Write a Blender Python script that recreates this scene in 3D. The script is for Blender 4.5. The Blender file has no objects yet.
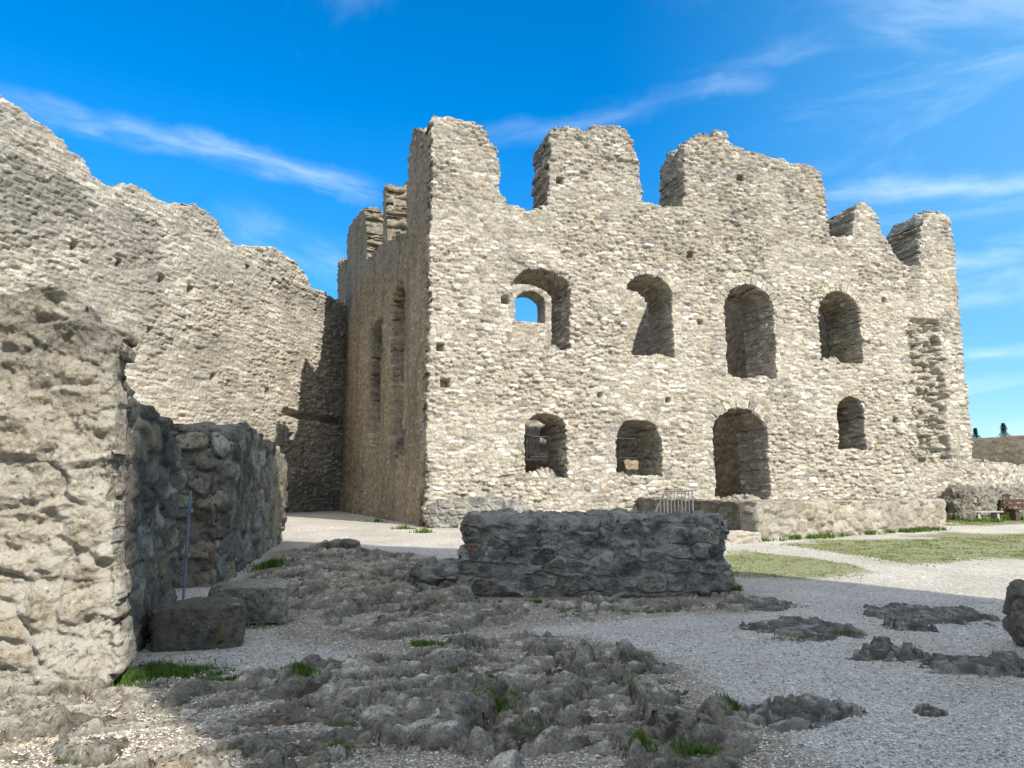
import bpy, math
import numpy as np
from mathutils import Vector

# ---------------------------------------------------------------- scene, camera, light
scene = bpy.context.scene
COL = scene.collection
R = math.radians
EYE = 1.6
PITCH = math.atan(0.15)
FPX = 720.0
cam_d = bpy.data.cameras.new('camera')
cam = bpy.data.objects.new('camera', cam_d)
COL.objects.link(cam)
cam_d.sensor_width = 36.0
cam_d.lens = FPX / 1024 * 36
cam_d.clip_start = 0.05
cam_d.clip_end = 3000
cam.location = (0, 0, EYE)
cam.rotation_euler = (math.pi / 2 + PITCH, 0, 0)
scene.camera = cam

SUN_AZ = (0.61, -0.79)          # horizontal direction towards the sun
SUN_EL = R(38)
scene.view_settings.view_transform = 'Standard'
scene.view_settings.look = 'None'
scene.view_settings.gamma = 1.0
scene.view_settings.exposure = 0.88
scene.cycles.max_bounces = 6
scene.cycles.diffuse_bounces = 4

sun_d = bpy.data.lights.new('sun', 'SUN')
sun_d.energy = 3.6
sun_d.angle = R(0.5)
sun_d.color = (1.0, 0.955, 0.87)
sun = bpy.data.objects.new('sun', sun_d)
COL.objects.link(sun)
sv = Vector((SUN_AZ[0] * math.cos(SUN_EL), SUN_AZ[1] * math.cos(SUN_EL), math.sin(SUN_EL))).normalized()
sun.rotation_euler = sv.to_track_quat('Z', 'Y').to_euler()


def ray(px, py):
    dx = (px - 512) / FPX
    dy = -(py - 384) / FPX
    c, s = math.cos(PITCH), math.sin(PITCH)
    return np.array([dx, c - s * dy, s + c * dy])


class NT:
    """tiny node tree helper"""
    def __init__(self, tree):
        self.t = tree
        self.t.nodes.clear()

    def n(self, kind, **kw):
        nd = self.t.nodes.new(kind)
        for k, v in kw.items():
            if hasattr(nd, k) and not k.startswith('i_'):
                setattr(nd, k, v)
        return nd

    def link(self, a, b):
        self.t.links.new(a, b)

    def put(self, sock, v):
        if isinstance(v, (int, float, tuple, list)):
            if sock.type == 'RGBA' and len(v) == 3:
                v = (*v, 1)
            sock.default_value = v
        else:
            self.link(v, sock)

    def math(self, op, a, b=0.0, c=None, clamp=False):
        m = self.n('ShaderNodeMath', operation=op, use_clamp=clamp)
        self.put(m.inputs[0], a)
        self.put(m.inputs[1], b)
        if c is not None:
            self.put(m.inputs[2], c)
        return m.outputs[0]

    def smooth(self, v, a, b):
        m = self.n('ShaderNodeMapRange', interpolation_type='SMOOTHSTEP')
        self.put(m.inputs[0], v)
        m.inputs[1].default_value = a
        m.inputs[2].default_value = b
        return m.outputs[0]

    def rng(self, v, a, b, c, d):
        m = self.n('ShaderNodeMapRange')
        self.put(m.inputs[0], v)
        for i, x in enumerate((a, b, c, d)):
            m.inputs[i + 1].default_value = x
        return m.outputs[0]

    def mix(self, f, a, b, mode='MIX'):
        m = self.n('ShaderNodeMix', data_type='RGBA', blend_type=mode)
        self.put(m.inputs[0], f)
        self.put(m.inputs[6], a)
        self.put(m.inputs[7], b)
        return m.outputs[2]

    def noise(self, vec, scale, detail=4, rough=0.55, dist=0.0):
        m = self.n('ShaderNodeTexNoise')
        if vec is not None:
            self.link(vec, m.inputs['Vector'])
        m.inputs['Scale'].default_value = scale
        m.inputs['Detail'].default_value = detail
        m.inputs['Roughness'].default_value = rough
        m.inputs['Distortion'].default_value = dist
        return m.outputs['Fac']

    def voro(self, vec, scale, feature='F1', out='Distance', rand=1.0):
        m = self.n('ShaderNodeTexVoronoi', feature=feature)
        self.link(vec, m.inputs['Vector'])
        m.inputs['Scale'].default_value = scale
        m.inputs['Randomness'].default_value = rand
        return m.outputs[out]

    def ramp(self, v, stops, interp='LINEAR'):
        m = self.n('ShaderNodeValToRGB')
        m.color_ramp.interpolation = interp
        e = m.color_ramp.elements
        while len(e) < len(stops):
            e.new(0.5)
        for el, (p, c) in zip(e, stops):
            el.position = p
            el.color = (*c, 1)
        self.put(m.inputs[0], v)
        return m.outputs[0]

    def scalevec(self, vec, s):
        m = self.n('ShaderNodeMapping')
        self.link(vec, m.inputs[0])
        m.inputs['Scale'].default_value = s
        return m.outputs[0]

    def attr(self, name):
        return self.n('ShaderNodeAttribute', attribute_name=name).outputs['Fac']


# ---------------------------------------------------------------- sky
world = bpy.data.worlds.new('World')
scene.world = world
world.use_nodes = True
w = NT(world.node_tree)
sky = w.n('ShaderNodeTexSky')
sky.sky_type = 'NISHITA'
sky.sun_disc = False
sky.sun_elevation = SUN_EL
sky.sun_rotation = math.atan2(SUN_AZ[0], SUN_AZ[1])
sky.altitude = 600
sky.air_density = 1.0
sky.dust_density = 0.3
sky.ozone_density = 2.5
tc = w.n('ShaderNodeTexCoord').outputs['Generated']
hs = w.n('ShaderNodeHueSaturation')
hs.inputs['Hue'].default_value = 0.5
hs.inputs['Saturation'].default_value = 1.45
hs.inputs['Value'].default_value = 0.96
w.link(sky.outputs[0], hs.inputs['Color'])


def vdot(vec, n):
    m = w.n('ShaderNodeVectorMath', operation='DOT_PRODUCT')
    w.link(vec, m.inputs[0])
    m.inputs[1].default_value = tuple(n)
    return m.outputs['Value']


def streak(pa, pb, width, fade_lo, fade_hi, noise_scale, seed, gain):
    """thin cirrus streak along the great circle through two sky directions"""
    a = ray(*pa); a /= np.linalg.norm(a)
    b = ray(*pb); b /= np.linalg.norm(b)
    n = np.cross(a, b); n /= np.linalg.norm(n)
    t = np.cross(n, a)                       # along the streak
    across = vdot(tc, n)
    along = vdot(tc, t)
    L = float(b @ t)
    wob = w.noise(tc, noise_scale, 5, 0.6)
    ac = w.math('ADD', across, w.rng(wob, 0, 1, -width * 1.1, width * 1.1))
    body = w.math('SUBTRACT', 1.0, w.smooth(w.math('ABSOLUTE', ac), 0.0, width))
    ends = w.math('MULTIPLY', w.smooth(along, -fade_lo, fade_lo * 0.5),
                  w.math('SUBTRACT', 1.0, w.smooth(along, L - fade_hi * .5, L + fade_hi)))
    comb = w.n('ShaderNodeCombineXYZ')
    w.link(w.math('MULTIPLY', along, 5.0), comb.inputs[0])
    w.link(w.math('MULTIPLY', across, 22.0), comb.inputs[1])
    comb.inputs[2].default_value = seed
    tex = w.smooth(w.noise(comb.outputs[0], 2.0, 5, 0.55, 0.3), 0.2, 0.85)
    return w.math('MULTIPLY', w.math('MULTIPLY', body, ends), w.math('MULTIPLY', tex, gain))


cl = streak((60, 112), (372, 190), 0.024, 0.12, 0.03, 7.0, 3.1, 0.4)
for args in (((500, 138), (760, 82), 0.022, 0.05, 0.03, 9.0, 7.7, 0.17),
             ((830, 200), (1060, 178), 0.022, 0.05, 0.2, 8.0, 1.3, 0.4),
             ((900, 262), (1080, 250), 0.02, 0.06, 0.2, 8.0, 4.3, 0.35),
             ((960, 352), (1080, 346), 0.012, 0.05, 0.2, 8.0, 6.3, 0.4),
             ((880, 8), (1080, 16), 0.05, 0.1, 0.2, 6.0, 9.3, 0.3),
             ((240, 225), (345, 262), 0.04, 0.05, 0.03, 9.0, 2.3, 0.22)):
    cl = w.math('MAXIMUM', cl, streak(*args))
veil = w.noise(w.scalevec(tc, (2.2, 2.2, 9.0)), 1.6, 6, 0.6, 0.5)
veil = w.math('MULTIPLY', w.smooth(veil, 0.48, 0.8), w.math('MULTIPLY', w.smooth(vdot(tc, (1, 0, 0)), 0.05, 0.6), 0.28))
cl = w.math('MAXIMUM', cl, veil)
sepd = w.n('ShaderNodeSeparateXYZ')
w.link(tc, sepd.inputs[0])
damp = w.rng(sepd.outputs[2], 0.0, 0.45, 0.60, 1.0)
base_sky = w.mix(1.0, hs.outputs[0], w.ramp(damp, [(0.0, (0, 0, 0)), (1.0, (1, 1, 1))]), 'MULTIPLY')
base_sky = w.mix(w.smooth(vdot(tc, (1, 0, 0)), 0.1, 0.65), base_sky, w.mix(0.28, base_sky, (1.6, 3.6, 5.0)))
skycol = w.mix(cl, base_sky, (4.6, 5.2, 5.8))
# unseen bright cloud overhead and behind the camera, added as neutral fill light
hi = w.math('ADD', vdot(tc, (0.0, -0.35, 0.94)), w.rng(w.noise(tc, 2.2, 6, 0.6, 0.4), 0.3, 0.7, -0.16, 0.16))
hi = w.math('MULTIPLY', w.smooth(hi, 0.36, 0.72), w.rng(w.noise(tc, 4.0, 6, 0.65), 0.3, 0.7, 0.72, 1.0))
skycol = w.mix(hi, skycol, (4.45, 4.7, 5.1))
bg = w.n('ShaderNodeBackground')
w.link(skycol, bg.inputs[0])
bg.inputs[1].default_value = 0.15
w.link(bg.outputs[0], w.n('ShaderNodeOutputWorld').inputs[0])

# ---------------------------------------------------------------- numpy noise
f32 = np.float32


def hsh(ix, iy, iz, seed):
    h = (ix.astype(np.int64) * 374761393 + iy.astype(np.int64) * 668265263 + iz.astype(np.int64) * 2147483647
         + int(seed) * 1274126177) & 0xFFFFFFFF
    h = ((h ^ (h >> 13)) * 1274126177) & 0xFFFFFFFF
    h = ((h ^ (h >> 16)) * 2246822519) & 0xFFFFFFFF
    h = h ^ (h >> 15)
    return h


def rnd(h, k):
    v = (h * (2654435761 + 40503 * 2 * k) + 97 * k) & 0xFFFFFFFF
    v = v ^ (v >> 15)
    v = (v * 2246822519) & 0xFFFFFFFF
    v = v ^ (v >> 13)
    return (v & 0xFFFFFF).astype(f32) / f32(0xFFFFFF)


def vnoise(P, seed=0):
    """value noise 0..1 with quintic fade; P (N,3)"""
    P = np.asarray(P, dtype=np.float64)
    I = np.floor(P).astype(np.int64)
    F = (P - I)
    F = F * F * F * (F * (F * 6 - 15) + 10)
    out = 0
    for dx in (0, 1):
        wx = F[:, 0] if dx else 1 - F[:, 0]
        for dy in (0, 1):
            wy = F[:, 1] if dy else 1 - F[:, 1]
            for dz in (0, 1):
                wz = F[:, 2] if dz else 1 - F[:, 2]
                out = out + wx * wy * wz * rnd(hsh(I[:, 0] + dx, I[:, 1] + dy, I[:, 2] + dz, seed), 1)
    return out


def fbm(P, scale=1.0, octv=4, seed=0, gain=0.5, ridged=False):
    """about -1..1"""
    P = np.asarray(P, dtype=np.float64) * scale
    a, s, tot = 1.0, 0.0, 0.0
    for o in range(octv):
        v = vnoise(P + 17.3 * o, seed + o) * 2 - 1
        if ridged:
            v = 1 - 2 * np.abs(v)
        s = s + a * v
        tot += a
        a *= gain
        P = P * 2.03
    return s / tot


def worley(P, size, seed=0, jit=(0.9, 0.9, 0.55), lean=False):
    """stones: returns F2-F1, per-stone random 1, random 2, tilt term"""
    P = np.asarray(P, dtype=np.float64)
    Q = P / np.asarray(size)
    N = len(Q)
    f1 = np.full(N, 9.0, f32); f2 = np.full(N, 9.0, f32)
    h1 = np.zeros(N, np.int64)
    ox = np.zeros(N, f32); oz = np.zeros(N, f32)
    iz0 = np.floor(Q[:, 2]).astype(np.int64)
    iy0 = np.floor(Q[:, 1]).astype(np.int64)
    for dz in (-1, 0, 1):
        iz = iz0 + dz
        xo = rnd(hsh(iz, iz * 0 + 5, iz * 0 + 9, seed), 7).astype(np.float64)
        qx = Q[:, 0] - xo
        ix0 = np.floor(qx).astype(np.int64)
        for dy in (-1, 0, 1):
            iy = iy0 + dy
            for dx in (-1, 0, 1):
                ix = ix0 + dx
                h = hsh(ix, iy, iz, seed)
                ax = (ix + 0.5 + (rnd(h, 1) - 0.5) * jit[0] - qx).astype(f32)
                ay = (iy + 0.5 + (rnd(h, 2) - 0.5) * jit[1] - Q[:, 1]).astype(f32)
                az = (iz + 0.5 + (rnd(h, 3) - 0.5) * jit[2] - Q[:, 2]).astype(f32)
                ax2, ay2, az2 = ax * ax, ay * ay, az * az
                d = np.sqrt(np.sqrt(ax2 * ax2 + ay2 * ay2 + az2 * az2))
                c1 = d < f1
                f2 = np.where(c1, f1, np.minimum(f2, d))
                f1 = np.where(c1, d, f1)
                h1 = np.where(c1, h, h1)
                ox = np.where(c1, ax, ox); oz = np.where(c1, az, oz)
    r1 = rnd(h1, 4); r2 = rnd(h1, 5)
    tilt = ox * (rnd(h1, 6) - 0.5) + oz * (rnd(h1, 8) - 0.5)
    if lean:
        return f2 - f1, r1, r2, tilt, oz
    return f2 - f1, r1, r2, tilt


def sst(x, a, b):
    t = np.clip((x - a) / (b - a), 0, 1)
    return t * t * (3 - 2 * t)


# ---------------------------------------------------------------- object helpers
def tag(o, label=None, cat=None, group=None, kind=None):
    if label: o['label'] = label
    if cat: o['category'] = cat
    if group: o['group'] = group
    if kind: o['kind'] = kind
    return o


def empty(name, loc, label, cat, group=None):
    o = bpy.data.objects.new(name, None)
    COL.objects.link(o)
    o.location = loc
    o.empty_display_size = 0.3
    return tag(o, label, cat, group)


def link_mesh(name, V, F, mat, parent=None, attrs=None, smooth=True, origin=None):
    """V world coordinates (N,3), F (M,4) or list of polygons; parent placement without rotation"""
    V = np.asarray(V, dtype=np.float64)
    org = np.zeros(3)
    if origin is not None:
        org = np.asarray(origin, float)
    elif parent is not None:
        p = parent
        while p is not None:
            org = org + np.array(p.location)
            p = p.parent
    me = bpy.data.meshes.new(name)
    VV = (V - org).astype(f32)
    if isinstance(F, np.ndarray):
        k = F.shape[1]
        me.vertices.add(len(VV)); me.vertices.foreach_set('co', VV.ravel())
        me.loops.add(F.size); me.loops.foreach_set('vertex_index', F.astype(np.int32).ravel())
        me.polygons.add(len(F))
        me.polygons.foreach_set('loop_start', np.arange(0, F.size, k, dtype=np.int32))
        me.update(calc_edges=True)
    else:
        me.from_pydata([tuple(v) for v in VV], [], F)
        me.update()
    if attrs:
        for an, av in attrs.items():
            a = me.attributes.new(an, 'FLOAT', 'POINT')
            a.data.foreach_set('value', np.ascontiguousarray(av, dtype=f32))
    (me.shade_smooth if smooth else me.shade_flat)()
    me.materials.append(mat)
    o = bpy.data.objects.new(name, me)
    COL.objects.link(o)
    if parent is not None:
        o.parent = parent
    else:
        o.location = tuple(org)
    return o


class MB:
    """collects boxes, tubes and bars into one mesh"""
    def __init__(self):
        self.v = []; self.f = []

    def box(self, c, s, rz=0.0, taper=1.0):
        b = len(self.v)
        cr, sr = math.cos(rz), math.sin(rz)
        for z in (-.5, .5):
            k = taper if z > 0 else 1
            for x, y in ((-.5, -.5), (.5, -.5), (.5, .5), (-.5, .5)):
                X, Y = x * s[0] * k, y * s[1] * k
                self.v.append((c[0] + X * cr - Y * sr, c[1] + X * sr + Y * cr, c[2] + z * s[2]))
        for q in ((3, 2, 1, 0), (4, 5, 6, 7), (0, 1, 5, 4), (1, 2, 6, 5), (2, 3, 7, 6), (3, 0, 4, 7)):
            self.f.append(tuple(b + i for i in q))

    def tube(self, a, b_, r, n=8, r2=None):
        a = Vector(a); b_ = Vector(b_)
        d = (b_ - a).normalized()
        u = d.orthogonal().normalized(); v = d.cross(u)
        r2 = r if r2 is None else r2
        s = len(self.v)
        for P, rr in ((a, r), (b_, r2)):
            for i in range(n):
                t = 2 * math.pi * i / n
                self.v.append(tuple(P + u * (rr * math.cos(t)) + v * (rr * math.sin(t))))
        for i in range(n):
            j = (i + 1) % n
            self.f.append((s + i, s + j, s + n + j, s + n + i))
        self.f.append(tuple(s + n - 1 - i for i in range(n)))
        self.f.append(tuple(s + n + i for i in range(n)))

    def build(self, name, mat, parent=None, origin=None):
        return link_mesh(name, np.array(self.v), self.f, mat, parent, smooth=False, origin=origin)


# ---------------------------------------------------------------- materials
def principled(nt, col, rough, bump_h=None, bump_s=0.5, dist=0.02):
    bs = nt.n('ShaderNodeBsdfPrincipled')
    nt.put(bs.inputs['Base Color'], col)
    nt.put(bs.inputs['Roughness'], rough)
    bs.inputs['Specular IOR Level'].default_value = 0.2
    if bump_h is not None:
        b = nt.n('ShaderNodeBump')
        b.inputs['Strength'].default_value = bump_s
        b.inputs['Distance'].default_value = dist
        nt.link(bump_h, b.inputs['Height'])
        nt.link(b.outputs[0], bs.inputs['Normal'])
    out = nt.n('ShaderNodeOutputMaterial')
    nt.link(bs.outputs[0], out.inputs[0])
    return bs


def stone_mat(name, cols, mortar, stain=(0.13, 0.13, 0.125), stain_amt=0.5, stain_scale=0.35, stain_lo=0.5,
              lichen=None, lichen_amt=0.0, fine=22.0, bump=0.6, bdist=0.03, coarse=1.4, streak_z=1.0, moss=0.0):
    m = bpy.data.materials.new(name)
    m.use_nodes = True
    nt = NT(m.node_tree)
    oc = nt.n('ShaderNodeTexCoord').outputs['Object']
    st = nt.attr('stone'); ed = nt.attr('edge'); dk = nt.attr('dark')
    n = len(cols)
    base = nt.ramp(st, [(i / (n - 1), c) for i, c in enumerate(cols)])
    n1 = nt.noise(oc, fine, 6, 0.7)
    n2 = nt.noise(oc, coarse, 5, 0.6)
    base = nt.mix(1.0, base, nt.ramp(n1, [(0.33, (0.42, 0.40, 0.37)), (0.48, (0.95, 0.95, 0.95)), (0.66, (1.32, 1.31, 1.28))]), 'MULTIPLY')
    base = nt.mix(1.0, base, nt.ramp(n2, [(0.3, (0.8, 0.78, 0.75)), (0.7, (1.12, 1.12, 1.12))]), 'MULTIPLY')
    base = nt.mix(nt.math('MULTIPLY', ed, 0.85), base, mortar)
    # weathering with a shape of its own
    n3 = nt.noise(nt.scalevec(oc, (1, 1, streak_z)), stain_scale, 8, 0.68, 0.3)
    n4 = nt.noise(oc, 5.0, 6, 0.7)
    sm = nt.math('ADD', n3, nt.math('MULTIPLY', nt.math('SUBTRACT', n4, 0.5), 0.45))
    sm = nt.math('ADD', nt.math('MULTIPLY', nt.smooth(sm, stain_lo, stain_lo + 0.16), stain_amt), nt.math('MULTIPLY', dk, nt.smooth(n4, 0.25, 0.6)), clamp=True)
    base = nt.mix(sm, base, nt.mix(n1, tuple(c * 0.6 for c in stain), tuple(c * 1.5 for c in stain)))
    if lichen is not None:
        l1 = nt.smooth(nt.noise(oc, 2.6, 6, 0.72, 0.4), 0.56, 0.66)
        base = nt.mix(nt.math('MULTIPLY', l1, lichen_amt), base, lichen)
        l2 = nt.smooth(nt.noise(oc, 7.5, 5, 0.7), 0.62, 0.68)
        base = nt.mix(nt.math('MULTIPLY', l2, lichen_amt), base, (0.62, 0.60, 0.55))
    vs = nt.n('ShaderNodeTexVoronoi'); 
    wv = nt.n('ShaderNodeTexNoise'); nt.link(oc, wv.inputs['Vector']); wv.inputs['Scale'].default_value = fine * 1.5; wv.inputs['Detail'].default_value = 3
    wa = nt.n('ShaderNodeVectorMath', operation='MULTIPLY_ADD'); nt.link(wv.outputs['Color'], wa.inputs[0]); wa.inputs[1].default_value = (1.6 / fine,) * 3; nt.link(oc, wa.inputs[2])
    nt.link(wa.outputs[0], vs.inputs['Vector']); vs.inputs['Scale'].default_value = fine * 1.1
    vsep = nt.n('ShaderNodeSeparateColor'); nt.link(vs.outputs['Color'], vsep.inputs[0])
    dot = nt.math('SUBTRACT', 1.0, nt.smooth(vs.outputs['Distance'], 0.18, 0.42))
    base = nt.mix(nt.math('MULTIPLY', dot, nt.math('MULTIPLY', nt.smooth(vsep.outputs[0], 0.8, 0.95), 0.45)), base, tuple(min(0.75, max(c) * 1.25) * k for c, k in ((mortar, 1.25), (mortar, 1.22), (mortar, 1.12))))
    base = nt.mix(nt.math('MULTIPLY', dot, nt.math('MULTIPLY', nt.smooth(vsep.outputs[1], 0.72, 0.9), 0.8)), base, tuple(c * 0.45 for c in stain))
    if moss:
        l3 = nt.smooth(nt.noise(oc, 1.7, 6, 0.7), 0.6, 0.72)
        base = nt.mix(nt.math('MULTIPLY', l3, moss), base, (0.075, 0.085, 0.03))
    bh = nt.math('ADD', n1, nt.math('MULTIPLY', nt.noise(oc, fine * 3.2, 4, 0.7), 0.45))
    principled(nt, base, 0.92, bh, bump, bdist)
    return m


CREAM = [(0.20, 0.183, 0.15), (0.42, 0.38, 0.312), (0.31, 0.28, 0.228), (0.50, 0.465, 0.395), (0.37, 0.333, 0.27), (0.19, 0.18, 0.16), (0.43, 0.39, 0.32), (0.68, 0.66, 0.61)]
M_front = stone_mat('limestone rubble', CREAM, (0.345, 0.308, 0.25), stain=(0.125, 0.117, 0.1), stain_amt=0.32, stain_scale=0.3, stain_lo=0.5,
                    lichen=(0.50, 0.33, 0.13), lichen_amt=0.35, fine=14)
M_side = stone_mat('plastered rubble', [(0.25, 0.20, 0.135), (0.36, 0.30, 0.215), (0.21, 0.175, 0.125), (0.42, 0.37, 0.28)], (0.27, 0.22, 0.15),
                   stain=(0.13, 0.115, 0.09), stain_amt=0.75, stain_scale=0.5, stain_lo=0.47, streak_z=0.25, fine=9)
M_curtain = stone_mat('weathered curtain masonry', [(0.21, 0.193, 0.16), (0.42, 0.385, 0.322), (0.32, 0.29, 0.238), (0.57, 0.545, 0.485), (0.385, 0.348, 0.285), (0.19, 0.18, 0.158), (0.48, 0.445, 0.375)],
                      (0.36, 0.328, 0.272), stain=(0.17, 0.158, 0.135), stain_amt=0.6, stain_scale=0.22, stain_lo=0.47,
                      lichen=(0.48, 0.33, 0.15), lichen_amt=0.3, fine=12)
M_pier = stone_mat('pitted limestone', [(0.30, 0.26, 0.19), (0.43, 0.38, 0.30), (0.36, 0.31, 0.225), (0.50, 0.46, 0.385), (0.40, 0.33, 0.23)],
                   (0.50, 0.46, 0.385), stain=(0.16, 0.15, 0.13), stain_amt=0.6, stain_scale=0.9, stain_lo=0.54,
                   lichen=(0.40, 0.31, 0.18), lichen_amt=0.3, fine=19, bump=1.0, bdist=0.05, moss=0.12)
M_low = stone_mat('dark lichened masonry', [(0.125, 0.11, 0.085), (0.28, 0.25, 0.20), (0.105, 0.096, 0.08), (0.38, 0.355, 0.30), (0.27, 0.215, 0.125)],
                  (0.17, 0.155, 0.125), stain=(0.045, 0.043, 0.04), stain_amt=0.7, stain_scale=0.9, stain_lo=0.48, streak_z=0.45,
                  lichen=(0.25, 0.19, 0.08), lichen_amt=0.5, fine=13, bump=1.0, bdist=0.045, moss=0.35)
M_block = stone_mat('dark grey rubble', [(0.125, 0.125, 0.122), (0.29, 0.28, 0.26), (0.085, 0.086, 0.087), (0.38, 0.365, 0.33), (0.20, 0.172, 0.13), (0.135, 0.14, 0.142), (0.245, 0.225, 0.19)],
                    (0.36, 0.34, 0.295), stain=(0.06, 0.06, 0.06), stain_amt=0.55, stain_scale=1.7, stain_lo=0.47,
                    lichen=(0.38, 0.36, 0.31), lichen_amt=0.6, fine=17, bump=1.0, bdist=0.05, moss=0.15)
M_rock = stone_mat('bedrock', [(0.24, 0.228, 0.2), (0.38, 0.362, 0.32), (0.30, 0.285, 0.25), (0.45, 0.43, 0.385)], (0.11, 0.1, 0.082),
                   stain=(0.06, 0.057, 0.05), stain_amt=0.7, stain_scale=1.6, stain_lo=0.47,
                   lichen=(0.36, 0.35, 0.32), lichen_amt=0.45, fine=18, bump=1.0, bdist=0.03, moss=0.35)
M_far = stone_mat('brown far masonry', [(0.11, 0.092, 0.068), (0.16, 0.136, 0.104), (0.13, 0.112, 0.085)], (0.12, 0.105, 0.08),
                  stain=(0.12, 0.11, 0.09), stain_amt=0.6, stain_scale=0.4, fine=8)


def flat_mat(name, col, rough=0.6, metal=0.0, var=0.25, scale=8.0):
    m = bpy.data.materials.new(name)
    m.use_nodes = True
    nt = NT(m.node_tree)
    oc = nt.n('ShaderNodeTexCoord').outputs['Object']
    nz = nt.noise(oc, scale, 5, 0.65)
    c = nt.mix(nz, tuple(x * (1 - var) for x in col), tuple(x * (1 + var) for x in col))
    b = principled(nt, c, rough, nz, 0.15, 0.005)
    b.inputs['Metallic'].default_value = metal
    return m


M_galv = flat_mat('galvanised steel', (0.42, 0.43, 0.44), 0.45, 0.6)
M_rail = flat_mat('dull grey steel', (0.20, 0.205, 0.21), 0.55, 0.3)
M_iron = flat_mat('dark iron', (0.05, 0.05, 0.052), 0.55, 0.4)
M_blue = flat_mat('blue grey painted rod', (0.17, 0.22, 0.28), 0.5, 0.2)
M_wood = flat_mat('brown stained wood', (0.085, 0.043, 0.03), 0.7, 0, 0.4, 14)
M_pale = flat_mat('pale weathered wood', (0.42, 0.38, 0.32), 0.8, 0, 0.25, 12)


def leaf_mat(name, a, b):
    m = bpy.data.materials.new(name)
    m.use_nodes = True
    nt = NT(m.node_tree)
    c = nt.mix(nt.attr('rand'), a, b)
    bs = principled(nt, c, 0.7)
    return m


M_grass = leaf_mat('grass blades', (0.045, 0.095, 0.014), (0.13, 0.20, 0.035))
M_dry = leaf_mat('thin dry grass', (0.10, 0.15, 0.03), (0.26, 0.27, 0.09))
M_leafd = leaf_mat('fallen leaves', (0.10, 0.05, 0.03), (0.20, 0.11, 0.06))
M_con = leaf_mat('conifer needles', (0.03, 0.05, 0.025), (0.075, 0.095, 0.045))
M_bark = flat_mat('bark', (0.09, 0.065, 0.045), 0.9)


# ---------------------------------------------------------------- terrain height
def ground_base(X, Y):
    z = 0.033 * np.clip(Y - 10, 0, 15) + 0.0 * X
    z = np.where(Y > 25, 0.495, z)
    return z


def gpt(px, py):
    """ground point seen at a photo pixel"""
    d = ray(px, py)
    t = EYE / max(1e-4, -d[2])
    for _ in range(30):
        z = float(ground_base(np.array([d[0] * t]), np.array([d[1] * t]))[0])
        t = 0.5 * t + 0.5 * (EYE - z) / max(1e-4, -d[2])
    p = d * t
    return np.array([p[0], p[1], EYE + p[2]])


class Plane:
    """vertical plane: origin O (x,y), unit direction d (to the right seen from the front), back b"""
    def __init__(self, O, d):
        self.O = np.array(O, float)
        self.d = np.array(d, float) / np.hypot(*d)
        self.b = np.array([-self.d[1], self.d[0]])

    def at(self, px, py, T=0.0):
        r = ray(px, py)
        n = self.b
        t = ((self.O + n * T) @ n) / (r[:2] @ n)
        p = r * t
        return np.array([(p[:2] - self.O) @ self.d, EYE + p[2]])

    def pt(self, s, h, T=0.0):
        q = self.O + self.d * s + self.b * T
        return np.array([q[0], q[1], h])


def poly_sdf(P, poly):
    """signed distance to a polygon (negative inside)"""
    poly = np.asarray(poly, float)
    n = len(poly)
    dmin = np.full(len(P), 1e9)
    ins = np.zeros(len(P), bool)
    for i in range(n):
        a = poly[i]; b = poly[(i + 1) % n]
        e = b - a
        w_ = P - a
        t = np.clip((w_ @ e) / max(1e-12, e @ e), 0, 1)
        dd = w_ - t[:, None] * e
        dmin = np.minimum(dmin, (dd * dd).sum(1))
        c = ((a[1] <= P[:, 1]) & (b[1] > P[:, 1])) | ((b[1] <= P[:, 1]) & (a[1] > P[:, 1]))
        with np.errstate(divide='ignore', invalid='ignore'):
            xi = a[0] + (P[:, 1] - a[1]) / (b[1] - a[1]) * (b[0] - a[0])
        ins ^= c & (P[:, 0] < xi)
    d = np.sqrt(dmin)
    return np.where(ins, -d, d)


def arch_sdf(P, a):
    sl, sr, hb, hs, ht = a
    c, wd = (sl + sr) / 2, (sr - sl) / 2
    rect = np.maximum(np.abs(P[:, 0] - c) - wd, hb - P[:, 1])
    r = ht - hs
    q = np.sqrt(((P[:, 0] - c) / wd) ** 2 + (np.maximum(P[:, 1] - hs, 0) / r) ** 2)
    ell = (q - 1) * min(wd, r)
    return np.where(P[:, 1] < hs, rect, ell)


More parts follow.
